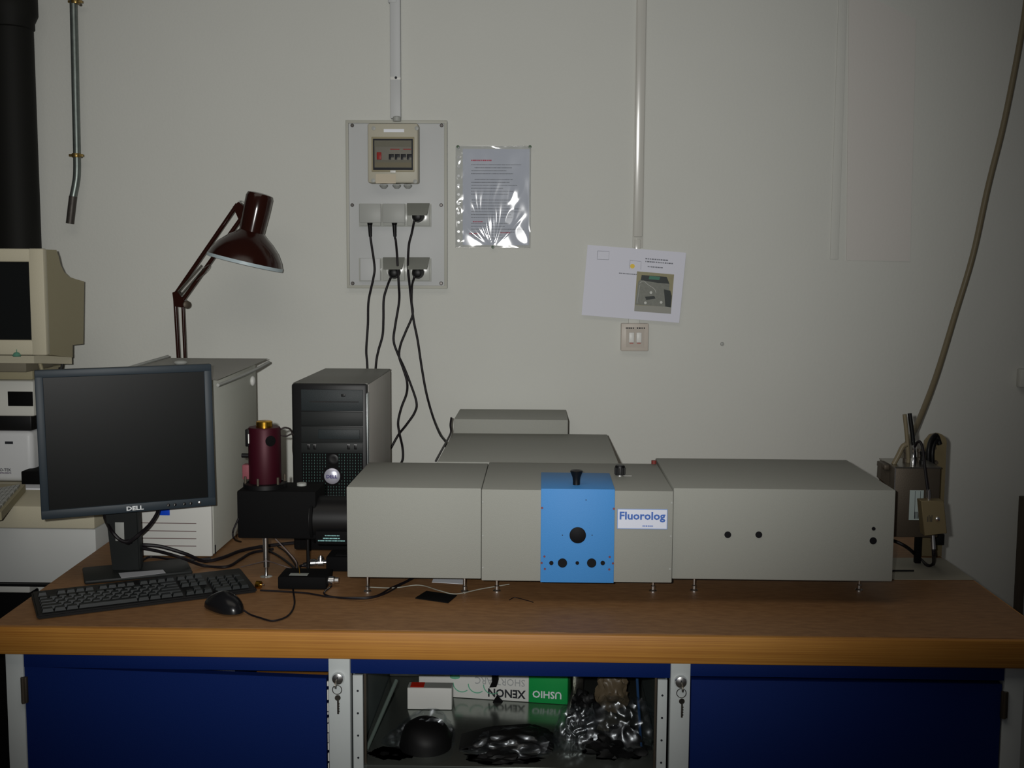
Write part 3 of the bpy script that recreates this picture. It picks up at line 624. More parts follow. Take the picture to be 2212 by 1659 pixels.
b = MB(); b.box(-hw, hw, 0, .022, hh-bz, hh, .002); b.box(-hw, hw, 0, .022, -hh, -hh+bz+.003, .002); b.box(-hw, -hw+bz, .0002, .022, -hh+.003, hh-.003, .002); b.box(hw-bz, hw, .0002, .022, -hh+.003, hh-.003, .002)
bz_ = hp('bezel', b, MONB)
hp('screen', MB().box(-hw+bz-.001, hw-bz+.001, .004, .012, -hh+bz, hh-bz+.001), SCREEN)
hp('rear_shell', MB().box(-hw+.004, hw-.004, .022, .05, -hh+.005, hh-.005, .01), BLACK)
hp('rear_bulge', MB().box(-.11, .11, .05, .075, -.1, .1, .012), BLACK)
o_ = HM @ Vector((.008, -.0008, -hh+.005))
text('lettering', 'DELL', .0125, mat('bright_logo', (225, 228, 230), .3), bz_, o_, ex, ez, align='CENTER', sx=1.3, depth=.0008, bold=.0004)
for k_, x in enumerate((.079, .093, .113, .127, .146)):
    bt = hp('button', MB().lathe([(.0035, 0), (.0035, .0012), (.0025, .0018), (0, .002)], (x, 0, -hh+.0095), (0, -1, 0), 16), CHROME if k_ == 4 else BLACK, bz_)
    hp('button_icon', MB().box(x-.002, x-.0005, -.0022, -.0005, -hh+.0075, -hh+.0105), CHROME, bt) if k_ < 4 else None
# stand
col = lambda x, y: aY(x, y, 2.47)
c0, c1, c2, c3 = col(226, 1100), col(297, 1100), col(303, 1232), col(243, 1240)
b = MB(); b.prism([c0, c1, c2, c3], (0, .022, 0)); bmesh.ops.bevel(b.bm, geom=b.bm.edges[:], offset=.003, segments=2, affect='EDGES')
stc = obj('stand_column', b, DGREY2, t)
a, c = col(250, 1168), col(268, 1128); obj('cable_slot', MB().box(a.x, c.x, 2.468, 2.4705, a.z, c.z, .0006), GREYP, stc)
bl = [aZ(x, y, DESK) for x, y in ((205, 1262), (385, 1238), (352, 1222), (215, 1228))]
b = MB(); b.box(-.115, .115, -.075, .05, 0.001, .010, .004); b.xf(Matrix.Translation((sb_.x+.02, sb_.y+.02, DESK)) @ Matrix.Rotation(yawm, 4, 'Z'))
bs = obj('stand_base', b, DGREY2, t)
ll = [aZ(x, y, DESK+.0115) for x, y in ((262, 1249), (358, 1238), (352, 1231), (256, 1238))]
b = MB(); b.prism(ll, (0, 0, .0005)); obj('base_label', b, mat('pale_grey_strip', (170, 172, 178), .5), bs)
# monitor cables
g = lambda x, y, Y: aY(x, y, Y)
cable('video_cable', [g(343, 1096, 2.52), g(338, 1112, 2.5), g(322, 1135, 2.48), g(300, 1155, 2.45), g(278, 1170, 2.445), g(258, 1165, 2.445), g(240, 1145, 2.45), g(228, 1122, 2.5), g(224, 1100, 2.53)], .0042, CABLE, 'black video cable looping round the monitor stand column')
cable('video_cable', [g(275, 1168, 2.452), g(300, 1176, 2.5), g(345, 1180, 2.52), g(400, 1196, 2.54), aZ(440, 1212, DESK+.005), aZ(480, 1205, DESK+.005), aZ(520, 1190, DESK+.005), aZ(570, 1180, DESK+.005), aZ(640, 1172, DESK+.005)], .0042, CABLE, 'thick black cable from monitor stand running right along the beige case')
cable('power_cable', [g(272, 1172, 2.46), g(300, 1182, 2.5), g(340, 1190, 2.51), g(390, 1204, 2.5), aZ(440, 1222, DESK+.004), aZ(490, 1224, DESK+.004), aZ(520, 1208, DESK+.004), aZ(545, 1194, DESK+.004), aZ(590, 1186, DESK+.004)], .0035, CABLE, 'black power cable below the thick cable behind the keyboard')
cable('power_cable', [aZ(300, 1215, DESK+.004), aZ(325, 1203, DESK+.004), aZ(370, 1208, DESK+.004), aZ(420, 1209, DESK+.004), aZ(455, 1206, DESK+.004)], .003, CABLE, 'black cable lying along the foot of the beige case')

# ================================================================== keyboard
kfl, kfr = aZ(80, 1340, DESK), aZ(545, 1282, DESK)
kex = (kfr-kfl).normalized(); ka = math.atan2(kex.y, kex.x); kL = .452
t = thing('keyboard', 'black full size keyboard lying askew in front of the flat monitor', 'keyboard', (kfl.x+.0, kfl.y, DESK), ka)
KD, H0, H1 = .158, .010, .019; t.scale = (.965, .965, .965)
tilt = math.atan2(H1-H0, KD)
b = MB(); b.prism([(0, 0, .001), (0, KD, .001), (0, KD, H1), (0, 0, H0)], (kL, 0, 0)); bmesh.ops.bevel(b.bm, geom=b.bm.edges[:], offset=.003, segments=2, affect='EDGES')
obj('body', b, BLACK, t, world=False)
KM = Matrix.Rotation(tilt, 4, 'X'); kmesh = {}
KEYM = mat('key_plastic', (30, 34, 35), .42)
def key(x, y, w_, h_=1):
    k_ = (round(w_, 2), h_)
    if k_ not in kmesh:
        t_ = bmesh.new(); W_, D_ = .019*w_-.0016, .0185*h_-.0016; hk = .0075
        bo = [(0, 0, 0), (W_, 0, 0), (W_, D_, 0), (0, D_, 0)]; tp = [(.0022, .0018, hk), (W_-.0022, .0018, hk), (W_-.0022, D_-.0035, hk), (.0022, D_-.0035, hk)]
        vb = [t_.verts.new(p) for p in bo]; vt = [t_.verts.new(p) for p in tp]; t_.faces.new(vt)
        for i in range(4): t_.faces.new((vb[i], vb[(i+1) % 4], vt[(i+1) % 4], vt[i]))
        me = bpy.data.meshes.new('key'); t_.to_mesh(me); t_.free(); me.materials.append(KEYM); kmesh[k_] = me
    o = bpy.data.objects.new('key', kmesh[k_]); C.objects.link(o); o.parent = t
    o.location = (.011+x*.019, .012+y*.0185, H0+(.012+y*.0185)*math.tan(tilt)-.0005); o.rotation_euler = (tilt, 0, 0)
rows = [(0, [1.25, 1.25, 1.25, 6.25, 1.25, 1.25, 1.25, 1.25]), (1, [2.25]+[1]*10+[2.75]), (2, [1.75]+[1]*11+[2.25]), (3, [1.5]+[1]*12+[1.5]), (4, [1]*13+[2])]
for y, ws in rows:
    x = 0
    for w_ in ws: key(x, y, w_); x += w_
y = 5.7
for x in (0, 2, 3, 4, 5, 6.5, 7.5, 8.5, 9.5, 11, 12, 13, 14): key(x, y, 1)
for x in (15.25, 16.25, 17.25): key(x, y, 1); key(x, 4, 1); key(x, 3, 1); key(x, 0, 1)
key(16.25, 1, 1)
for r_ in (1, 2, 3): [key(18.5+c_, r_, 1) for c_ in range(3)]
[key(18.5+c_, 4, 1) for c_ in range(4)]; key(18.5, 0, 2); key(20.5, 0, 1); key(21.5, 0, 1, 2); key(21.5, 2, 1, 2)

# mouse
m0 = aZ(484, 1318, DESK)
t = thing('mouse', 'black computer mouse on the desk in front of the keyboard right end', 'mouse', (m0.x, m0.y, DESK), math.radians(48))
b = MB(); tt = bmesh.new(); bmesh.ops.create_uvsphere(tt, u_segments=28, v_segments=18, radius=1)
for v in tt.verts:
    v.co.x *= .031*(1-.12*v.co.y**2)*(1-.10*math.cos(v.co.y*3)); v.co.y *= .056
    v.co.z = v.co.z*.036 if v.co.z > 0 else v.co.z*.004
    v.co.z = v.co.z*(1-.28*max(0, v.co.y/.056)) + .0045
b.merge(tt); obj('shell', b, mat('mouse_plastic', (22, 22, 24), .25), t, world=False)
obj('scroll_wheel', MB().lathe([(.0085, -.003), (.0095, 0), (.0085, .003)], (0, .03, .026), (1, 0, 0), 20), BLACKM, t, world=False)

# ================================================================== desk lamp
LY = 3.2
t = thing('desk_lamp', 'brown enamelled jointed desk lamp standing behind the beige case', 'lamp', (aY(398, 770, LY).x, LY, DESK))
L_ = lambda x, y, Y=LY: aY(x, y, Y)
bx = L_(398, 770).x
obj('base', MB().lathe([(.075, 0), (.075, .012), (.06, .02), (.012, .022), (.012, .12)], (bx, LY, DESK), (0, 0, 1), 32), BROWN, t)
def bar(name, p0, p1, r, m=BROWN): return obj(name, MB().cyl(p0, p1, r, seg=12), m, t)
bar('lower_arm', (bx-.006, LY, DESK+.115), L_(378, 640), .0058); bar('lower_arm', (bx+.012, LY-.012, DESK+.115), L_(395, 658, LY-.012), .0048)
bar('upper_arm', L_(379, 636), L_(513, 441), .0062); bar('upper_arm', L_(390, 655, LY-.012), L_(522, 470, LY-.012), .0058)
obj('elbow_joint', MB().prism([L_(372, 632, LY-.02), L_(382, 628, LY-.02), L_(400, 652, LY-.02), L_(398, 664, LY-.02), L_(376, 662, LY-.02)], (0, .026, 0)), BROWN, t)
e = L_(402, 658, LY-.02); obj('elbow_knob', MB().lathe([(.009, 0), (.011, .002), (.011, .009), (.006, .011)], e, (.8, -1, 0), 14), STEELD, t)
for dx in (0, 6): 
    s0, s1 = L_(384+dx, 632+dx, LY-.018), L_(436+dx, 573+dx, LY-.018); n_ = 60; pts = []
    d_ = (s1-s0); u_ = d_.normalized().cross(Vector((0, 1, 0))); 
    for i in range(n_*4+1):
        an = i*math.pi/2; pts.append(s0+d_*(i/(n_*4))+(u_*math.cos(an)+Vector((0, 1, 0))*math.sin(an))*.0028)
    obj('spring', MB().tube(pts, .0006, 4, 1), STEEL, t)
obj('pull_wire', MB().tube([L_(436, 582, LY-.02), L_(452, 572, LY-.02), L_(450, 582, LY-.02), L_(425, 606, LY-.02)], .001, 6), STEEL, t)
obj('head_bracket', MB().prism([L_(503, 446, LY-.02), L_(515, 436, LY-.02), L_(530, 448, LY-.02), L_(528, 478, LY-.02), L_(516, 476, LY-.02)], (0, .03, 0)), BROWN, t)
obj('lamp_cord', MB().tube([L_(512, 440), L_(520, 434), L_(530, 440), L_(532, 446)], .0018, 6), GREYP, t)
HY = LY-.03
top_, rim_ = L_(562, 418, HY), L_(530, 567, HY); rim_.y = HY-.004
ax = (rim_-top_); Lh = ax.length
prof = [(.0, -.002), (.022, -.001), (.034, .002), (.0375, .012), (.0375, .05), (.0355, .1), (.035, .112), (.046, .122), (.064, .136), (.085, .158), (.1, .182), (.1055, .197)]
s_ = Lh/.203; prof = [(r*1.0, h*s_) for r, h in prof]; inner = [(r-.0015, h+.001) for r, h in prof[::-1][:-3]]
sh = obj('lamp_shade', MB().lathe(prof+[(.1065, prof[-1][1]+.002)]+inner, top_, ax, 48, caps=False), BROWN, t)
obj('shade_rim', MB().lathe([(.1068, prof[-1][1]-.0), (.107, prof[-1][1]+.009), (.1045, prof[-1][1]+.009), (.1045, prof[-1][1]-.0)], top_, ax, 48, caps=False), mat('pale_blue_white_enamel', (175, 190, 195), .4), t)
obj('bulb', MB().ball(top_+ax*.78, .03), WHITEP, t)

# ================================================================== socket board on the wall
a, c = aY(752, 622, WY), aY(967, 262, WY); BT = .02
t = thing('socket_board', 'grey wall board with breaker box and six sockets above the tower', 'socket board', (a.x, WY, a.z))
obj('panel', MB().box(a.x, c.x, WY-BT+.004, WY, a.z, c.z, .002), BOARD, t)
b = MB(); fwid = .0085
for args in ((a.x, c.x, c.z-fwid, c.z), (a.x, c.x, a.z, a.z+fwid)): b.box(args[0], args[1], WY-BT-.002, WY-BT+.006, args[2], args[3], .001)
for args in ((a.x, a.x+fwid), (c.x-fwid, c.x)): b.box(args[0], args[1], WY-BT-.002, WY-BT+.006, a.z+fwid-.001, c.z-fwid+.001, .001)
obj('frame', b, mat('board_frame_grey', (172, 172, 162), .5), t)
BY = WY-BT+.004
sc_ = mat('screw_dark', (96, 92, 90), .35, .6)
for x, y in ((761, 271), (954, 271), (761, 443), (953, 443), (762, 612), (953, 612)):
    p = aY(x, y, BY); s0 = obj('screw', MB().lathe([(.0052, 0), (.0052, .0015), (.0035, .003), (.0022, .003), (.0018, .0015), (0, .0015)], p, (0, -1, 0), 18), sc_, t)
def wbox(x0, y0, x1, y1, Y, d, bev=.002, y_back=None):
    a, c = aY(x0, y1, Y), aY(x1, y0, Y); return MB().box(a.x, c.x, Y-d, Y, a.z, c.z, bev)
BK = mat('breaker_box_plastic', (176, 172, 156), .45)
bo = obj('breaker_box', wbox(800, 271, 907, 398, BY, .05, .006), BK, t)
FYb = BY-.05
obj('name_strip', wbox(829, 279, 873, 285.5, FYb, .001, 0), WHITE, bo)
obj('window_frame', wbox(803, 296, 895, 371, FYb, .003, .002), mat('aged_clear_frame', (150, 142, 116), .4), bo)
obj('window_seal', wbox(806, 300, 892, 367, FYb-.003, .001, .0005), INK, bo)
obj('fuse_field', wbox(809, 303.5, 889, 362, FYb-.004, .0006, 0), mat('breaker_field', (150, 144, 122), .5), bo)
b = MB(); rn = random.Random(2)
obj('cover_strip', wbox(810, 351, 889, 361, FYb-.0045, .0008, 0), mat('aged_beige', (160, 148, 116), .5), bo)
obj('breaker_row', wbox(811, 317, 889, 346, FYb-.0045, .0015, .0004), mat('breaker_grey', (168, 162, 146), .5), bo)
obj('red_switch', wbox(814, 329, 824, 345, FYb-.006, .003, .001), RED, bo)
for x in (840, 853, 866, 879): obj('toggle', wbox(x, 333, x+11, 340, FYb-.006, .003, .0006), BLACK, bo); obj('toggle_lever', wbox(x, 339, x+5, 345, FYb-.006, .002, .0005), BLACK, bo)
for x0, x1 in ((843, 863), (871, 888)): obj('red_stripe', wbox(x0, 321.5, x1, 323.5, FYb-.006, .0006, 0), RED, bo)
obj('window_pane', wbox(807, 301, 891, 366, FYb-.0105, .0005, 0), CLEAR, bo)
obj('latch', wbox(843, 368, 855, 373.5, FYb-.003, .003, .001), WHITEP, bo)
obj('paper_label', wbox(812, 376, 855, 396, FYb, .0006, 0), mat('aged_paper', (188, 178, 158), .6), bo)
for x in (829, 857, 881):
    p = aY(x, 399, BY-.025); obj('cable_gland', MB().lathe([(.012, 0), (.0125, .004), (.009, .008), (.006, .011)], p, (0, 0, -1), 8), GREYP, bo)
for x, y in ((807, 277), (900, 277), (806, 390), (897, 392)):
    p = aY(x, y, FYb); obj('corner_screw', MB().lathe([(.006, 0), (.006, .001), (.0045, .0015)], p, (0, -1, 0), 14), GREYP, bo)
p = aY(857, 262, BY-.02); obj('top_gland', MB().lathe([(.012, 0), (.012, .012), (.007, .014)], (p.x, BY-.015, c.z-.004), (0, 0, 1), 12), GREYP, t)
# sockets: columns 0-2, rows 0-1; closed lids on row 0 (0, 1) and row 1 (0)
CLRP = mat('clear_socket_plastic', (176, 178, 172), .15, spec=.8)
colx = [(777, 824), (827, 876), (879, 930)]; rowy = [(440, 489), (557, 607)]
for r_ in range(2):
    obj('socket_rail', wbox(776, rowy[r_][0]+1, 932, rowy[r_][1]+.5, BY, .004, .001), CLRP, t)
    for c_ in range(3):
        x0, x1 = colx[c_]; y0, y1 = rowy[r_]
        so_ = obj('socket', wbox(x0+1, y0+1, x1-1, y1-1, BY-.004, .009, .002), CLRP, t)
        if r_ == 0 and c_ < 2: # flat closed lid held out by the plug
            obj('socket_lid', wbox(x0, y0, x1-1, y1-8, BY-.03, .004, .001), GREYP, so_)
            obj('socket_collar', wbox(x0+1, y0+1, x1-2, y1-9, BY-.013, .017, .001), GREYP, so_)
        elif c_ == 0: obj('socket_lid', wbox(x0+2, y0+1, x1-3, y1-1, BY-.013, .003, .001), BOARD, so_)
        else: # lid hinged up over the plug
            p0, p1_ = aY(x0, y0+1, BY-.012), aY(x1-2, y0+1, BY-.012); q0, q1_ = aY(x0+1, y0+25, BY-.066), aY(x1-8, y0+25, BY-.066)
            b = MB(); b.prism([p0, p1_, q1_, q0], (0, .002, .003)); obj('socket_lid', b, mat('socket_lid_shaded', (130, 132, 125), .6) if not (c_ == 2 and r_ == 1) and r_ == 0 else bpy.data.materials['socket_lid_shaded'], so_)  # open lids darker than closed ones: shade of their tilt put into colour
            b = MB(); cx_ = (p0.x+p1_.x)/2; zc = aY(x0, (y0+y1)/2+2, BY).z
            b.lathe([(.021, 0), (.021, .002), (.0185, .002), (.0185, 0)], (cx_, BY-.013, zc), (0, -1, 0), 24, caps=False); obj('socket_ring', b, WHITEP, so_)
# plugs and their cables
def plug_cable(plugxy, pts, label, kind, r=.0033):
    px, py = plugxy; Y0 = BY-.035
    q = thing('mains_cable', label, 'power cord', tuple(aY(px, py, Y0)))
    if kind == 'straight':
        p0, p1_ = aY(px, py-9, Y0+.008), aY(px+1, py+16, Y0+.004); obj('plug', MB().cyl(aY(px, py-18, Y0+.014), p0, .009, .007, 14).cyl(p0, p1_, .0062, .0048, 12), BLACK, q); P0 = [p0, p1_]
    else:
        e0 = aY(px, py, BY-.014); b = MB(); b.lathe([(.0175, 0), (.0175, .02), (.012, .036), (.008, .038)], e0, (0, -1, -.1), 22); obj('plug', b, BLACK, q)
        P0 = [aY(px-6, py+3, BY-.045), aY(px-10, py+14, BY-.045)]
    obj('cord', MB().tube(P0+[aY(x, y, Y) for x, y, Y in pts], r, 10, 8), CABLE, q)
Y1 = WY-.045
plug_cable((799, 495), [(803, 533, Y1), (809, 577, Y1-.01), (806, 603, Y1-.01), (796, 650, Y1), (794.5, 700, Y1), (791, 755, Y1), (793, 788, Y1), (796, 860, Y1), (800, 1000, Y1)], 'black power cord from the leftmost upper socket down behind tower', 'straight')
plug_cable((852, 495), [(855, 522, Y1), (858, 559, Y1-.02), (861, 613, Y1-.02), (862, 650, Y1), (854, 700, Y1), (850, 735, Y1), (859, 764, Y1), (872, 792, Y1+.01), (884, 822, Y1+.01), (899, 867, Y1), (896, 890, Y1), (878, 917, Y1), (860, 940, Y1+.008), (842, 972, Y1), (825, 1000, Y1), (815, 1040, Y1)], 'black power cord from the middle upper socket bending right then left', 'straight')
plug_cable((904, 467), [(889, 505, Y1-.005), (883, 530, Y1-.01), (881, 575, Y1-.02), (884, 610, Y1-.01), (887, 640, Y1), (893, 690, Y1), (902, 735, Y1), (911, 795, Y1), (921, 850, Y1), (935, 900, Y1), (950, 937, Y1-.1), (963, 955, 3.12), (963, 965, 3.1)], 'black power cord from the right upper socket sweeping to the spectrometer', 'angled')
plug_cable((853, 588), [(838, 614, Y1), (829, 645, Y1), (828, 690, Y1), (826, 725, Y1), (817, 758, Y1), (812, 788, Y1), (808, 860, Y1), (806, 1000, Y1)], 'black power cord from the middle lower socket down behind tower', 'angled')
plug_cable((904, 588), [(890, 617, Y1+.008), (889, 650, Y1+.012), (891, 680, Y1+.012), (876, 717, Y1+.008), (865, 745, Y1), (862, 770, Y1-.01), (871, 797, Y1-.008), (879, 825, Y1-.008), (878, 850, Y1), (867, 880, Y1), (860, 910, Y1), (862, 933, Y1-.01), (869, 965, Y1), (870, 990, Y1), (864, 1010, Y1), (860, 1060, Y1)], 'black power cord from the right lower socket winding down to instrument', 'angled')
cable('mains_cable', [aY(975, 902, 3.08), aY(973, 918, 3.07), aY(974, 933, 3.06), (-.249, 2.98, TZB+.0), (-.2495, 2.8, TZB-.001), (-.2495, 2.64, TZB-.002)], .0028, CABLE, 'black cord lying along the left edge of the rear instrument housing')

# raceways
a, c = aY(845, 258, WY), aY(866, -60, WY)
t = thing('cable_trunking', 'pale grey cable trunking running from the ceiling to the socket board', 'trunking', (a.x, WY, a.z))
jz = aY(855, 172, WY).z
obj('cover', MB().box(a.x, c.x, WY-.02, WY, a.z, jz-.001, .003), BOARD, t); obj('cover', MB().box(a.x, c.x, WY-.02, WY, jz+.001, 3.0, .003), BOARD, t)
obj('joint_sleeve', MB().box(a.x-.0006, c.x+.0006, WY-.0208, WY, jz-.004, jz+.006, .003), WHITEP, t)
obj('joint_screw', MB().lathe([(.004, 0), (.003, .002)], (a.x+.017, WY-.0205, jz+.002), (0, -1, 0), 12), INK, t)
jz2 = aY(848, 6, WY).z; obj('joint_sleeve', MB().box(a.x-.005, a.x+.02, WY-.022, WY, jz2-.004, jz2+.05, .003), BOARD, t)
obj('cable_end', MB().cyl(((a.x+c.x)/2, WY-.012, a.z-.012), ((a.x+c.x)/2, WY-.012, a.z+.004), .006, seg=12), BLACK, t)
a, c = aY(1367, 520, WY), aY(1390, -60, WY)
t = thing('cable_trunking', 'off white cable trunking running from ceiling down to the tilted paper', 'trunking', (a.x, WY, a.z))
GL = mat('glossy_trunking', (190, 189, 182), .2, spec=.7)
obj('cover', MB().box(a.x+.001, a.x+.027, WY-.012, WY, aY(1370, 512, WY).z, 3.0, .003), GL, t)
obj('backing', MB().box(a.x-.001, a.x+.0295, WY-.004, WY, aY(1370, 535, WY).z, 3.0, .001), GL, t)
a, c = aY(1367, 560, WY), aY(1381, 517, WY)
obj('end_piece', MB().box(a.x+.004, c.x+.003, WY-.009, WY, a.z, c.z, .002), GL, t)

# ================================================================== papers on the wall
rn = random.Random(11)
A_ = aY(985, 535, WY); B_ = aY(1147, 316, WY)
t = thing('plastic_sleeve', 'crinkled clear plastic sleeve holding a printed sheet beside the socket board', 'notice', (A_.x, WY, A_.z))
pp_ = obj('printed_sheet', MB().box(A_.x+.02, B_.x-.004, WY-.002, WY-.001, A_.z+.008, B_.z-.008), mat('sheet_blue_white', (196, 200, 210), .7), t)
b = MB(); scribble(b, A_.x+.045, A_.x+.105, WY-.002, B_.z-.043, .0035, rn); obj('red_heading', b, INKR, pp_)
b = MB()
for k_ in range(26):
    z = B_.z-.055-k_*.0085
    if k_ in (4, 11, 19): continue
    scribble(b, A_.x+.045+rn.choice((0, 0, .01)), A_.x+rn.uniform(.13, .2), WY-.0018, z, .0022, rn, d=.0003)
obj('printed_lines', b, mat('grey_print', (128, 130, 136), .7), pp_)
b = MB()
for x0_, z_ in ((.05, .075), (.04, .04), (.13, .043)): scribble(b, A_.x+x0_, A_.x+x0_+.03, WY-.0019, A_.z+z_, .0025, rn, d=.0004)
obj('red_lines', b, INKR, pp_)
# film with folds radiating from the lower pin
FOLDS = [(-33, 4, .10, .06, .0016), (-24, 3, .09, .06, .0020), (-13, 2.5, .10, .07, .0018), (1, 2.2, .06, .06, .0022), (12, 4, .05, .05, .0016), (44, 2.5, .08, .04, .0012), (-52, 5, .08, .04, .0012), (-5, 3, .17, .05, .0010)]
bend = lambda t_: 1 if t_ < 0 else -.5
FC = aY(1108, 440, WY)
pin = aY(1065, 533, WY); nx, nz = 90, 120; b = MB(); vv = []
from mathutils import noise
for j in range(nz+1):
    row = []
    for i in range(nx+1):
        x = A_.x+(B_.x-A_.x)*i/nx; z = A_.z+(B_.z-A_.z)*j/nz; dx, dz_ = x-pin.x, z-pin.z+.004
        rr_ = math.hypot(dx, dz_); th = math.degrees(math.atan2(dx, dz_)); h = 0
        for ta, tw, ra, rw, am in FOLDS: h += am*math.exp(-((th-ta-9*(rr_-.1)/.1*bend(ta))/tw)**2)*math.exp(-((rr_-ra)/rw)**2)
        # one broad facet tilted to throw the flash back as glare, and soft waves
        fx, fz = x-FC.x, z-FC.z; al = fz*.96+fx*.28; ac = fx*.96-fz*.28
        mk = math.exp(-(ac/.014)**4)*math.exp(-(al/.062)**4); h += mk*(-.033*fx+.069*fz)
        h += .0024*noise.noise(Vector((x*20, z*14, 0)))-.0026*math.exp(-((x-B_.x+.03)/.03)**2-((z-A_.z-.03)/.03)**2)  # waves and lower right dent shaped to break up flash glare
        if i < nx*.11: h += .0006*math.sin(z*190+3*noise.noise(Vector((x*60, z*40, 2))))*math.sin(math.pi*i/(nx*.11))
        edge = min(1, min(i, nx-i, j, nz-j)/2.5)
        row.append(b.bm.verts.new((x, WY-.0045-max(-.0015, h)*edge, z)))
    vv.append(row)
for j in range(nz):
    for i in range(nx): b.bm.faces.new((vv[j][i], vv[j][i+1], vv[j+1][i+1], vv[j+1][i]))
obj('film', b, film('sleeve_film', .13, .085, (1, 1, 1)), t, ang=180)
b = MB(); b.tube([(A_.x, WY-.005, A_.z), (A_.x, WY-.005, B_.z), (B_.x, WY-.005, B_.z), (B_.x-.001, WY-.005, (A_.z+B_.z)/2), (B_.x, WY-.005, A_.z), (A_.x, WY-.005, A_.z)], .0008, 5, 1); obj('welded_edge', b, film('weld', .5, .2), t)
b = MB()
for i in range(11): b.lathe([(.004, 0), (.004, .0006), (.003, .0006)], (A_.x+.008, WY-.006, A_.z+.02+i*.027), (0, -1, 0), 12)
obj('punched_hole', b, film('hole_rim', .35, .15), t, kind='stuff')
PINM = mat('green_pin', (60, 84, 60), .35)
for (x, y), lb in zip(((990, 318), (1145, 318), (1065, 534)), ('green pin at the upper left corner of the plastic sleeve', 'green pin at the upper right corner of the plastic sleeve', 'green pin at the bottom edge of the plastic sleeve')):
    p = aY(x, y, WY); solo('push_pin', MB().lathe([(.0035, 0), (.0022, .003), (.0045, .008), (.004, .0105), (0, .011)], (p.x, WY-.006, p.z), (0, -1, 0), 16), PINM, lb, 'push pin', (p.x, WY-.006, p.z))

cs = [aY(x, y, WY) for x, y in ((1269, 528), (1481, 546), (1468, 697), (1257, 680))]
cs = [aY(x, y, WY) for x, y in ((1269, 529), (1481, 546), (1466, 697), (1256, 680))]
t = thing('paper_notice', 'tilted white landscape sheet with a photograph and yellow dot on the wall', 'notice', tuple(cs[3]))
ux = (cs[1]-cs[0]).normalized(); uz = (cs[0]-cs[3]).normalized(); yy = WY-.0125
obj('sheet', MB().prism([(p.x, yy, p.z) for p in cs], (0, -.0006, 0)), mat('notice_paper', (210, 211, 222), .75), t)
def ws(x, y, d=.0011): p = aY(x, y, yy); return Vector((p.x, yy-d, p.z))
def wquad(name, pts, m, par=t, d=.0011): b = MB(); b.prism([ws(x, y, d) for x, y in pts], (0, -.0003, 0)); return obj(name, b, m, par)
b = MB(); b.tube([ws(1291, 542), ws(1316, 543), ws(1315, 561), ws(1290, 560), ws(1291, 542)], .0005, 4, 1); obj('outline_box', b, mat('thin_line', (120, 122, 130), .7), t)
b = MB(); b.tube([ws(1361, 562), ws(1385, 565), ws(1384, 582)], .0004, 4, 1); b.tube([ws(1361, 562), ws(1360, 580)], .0004, 4, 1); obj('outline_box', b, bpy.data.materials['thin_line'], t)
p = ws(1366, 575); obj('yellow_dot', MB().lathe([(.0068, 0), (.0068, .0005)], p, (0, -1, 0), 18), mat('yellow_print', (222, 190, 60), .5), t)
def tilted(x0, x1, y, h, name):
    b = MB(); p0, p1_ = ws(x0, y), ws(x1, y+(x1-x0)*.08); n_ = p0; d_ = (p1_-p0); L = d_.length; d_.normalize(); s = 0
    while s < L:
        w_ = h*rn.uniform(.6, 2); e = min(L, s+w_); b.prism([p0+d_*s, p0+d_*e, p0+d_*e+uz*h, p0+d_*s+uz*h], (0, -.0003, 0)); s = e+h*rn.uniform(.25, .7)
    obj(name, b, bpy.data.materials['thin_line'], t)
tilted(1394, 1443, 560, .0035, 'printed_line'); tilted(1394, 1454, 566, .0035, 'printed_line'); tilted(1399, 1432, 577, .0032, 'printed_line'); tilted(1337, 1375, 591, .0028, 'printed_line')
PG = mat('photo_grey', (112, 114, 106), .5, var=.25, vscale=160)
wquad('photo', [(1376, 586), (1456, 593), (1449, 678), (1370, 672)], mat('photo_tan', (138, 132, 100), .5, var=.12, vscale=90))
wquad('photo_bench', [(1372, 659), (1450, 663), (1449, 678), (1370, 672)], mat('photo_pale', (140, 140, 132), .5), d=.0013)
wquad('photo_plate', [(1379, 607), (1387, 602), (1446, 612), (1444, 663), (1372, 658)], PG, d=.0014)
wquad('photo_dark_area', [(1386, 594), (1440, 598), (1446, 613), (1420, 611), (1384, 605)], mat('photo_black', (26, 34, 32), .5, var=.4, vscale=200), d=.0016)
wquad('photo_dark_area', [(1434, 625), (1448, 628), (1451, 640), (1449, 664), (1437, 662)], bpy.data.materials['photo_black'], d=.0016)
wquad('photo_green_part', [(1403, 596), (1426, 598), (1424, 605), (1401, 603)], mat('photo_green', (50, 110, 90), .5), d=.0018)
b = MB(); b.tube([ws(1381, 612, .0018), ws(1390, 607, .0018), ws(1400, 615, .0018), ws(1413, 624, .0018), ws(1417, 632, .0018)], .0008, 5); b.tube([ws(1376, 655, .0018), ws(1382, 615, .0018)], .0006, 5); obj('photo_cable', b, mat('photo_white', (190, 192, 186), .5), t)
wquad('photo_knob', [(1393, 641), (1413, 639), (1416, 645), (1396, 648)], bpy.data.materials['photo_black'], d=.0018)
for x, y in ((1394, 654), (1428, 653), (1406, 632)): p = ws(x, y, .0018); obj('photo_spot', MB().lathe([(.004, 0), (.004, .0003)], p, (0, -1, 0), 10), bpy.data.materials['photo_white'], t)

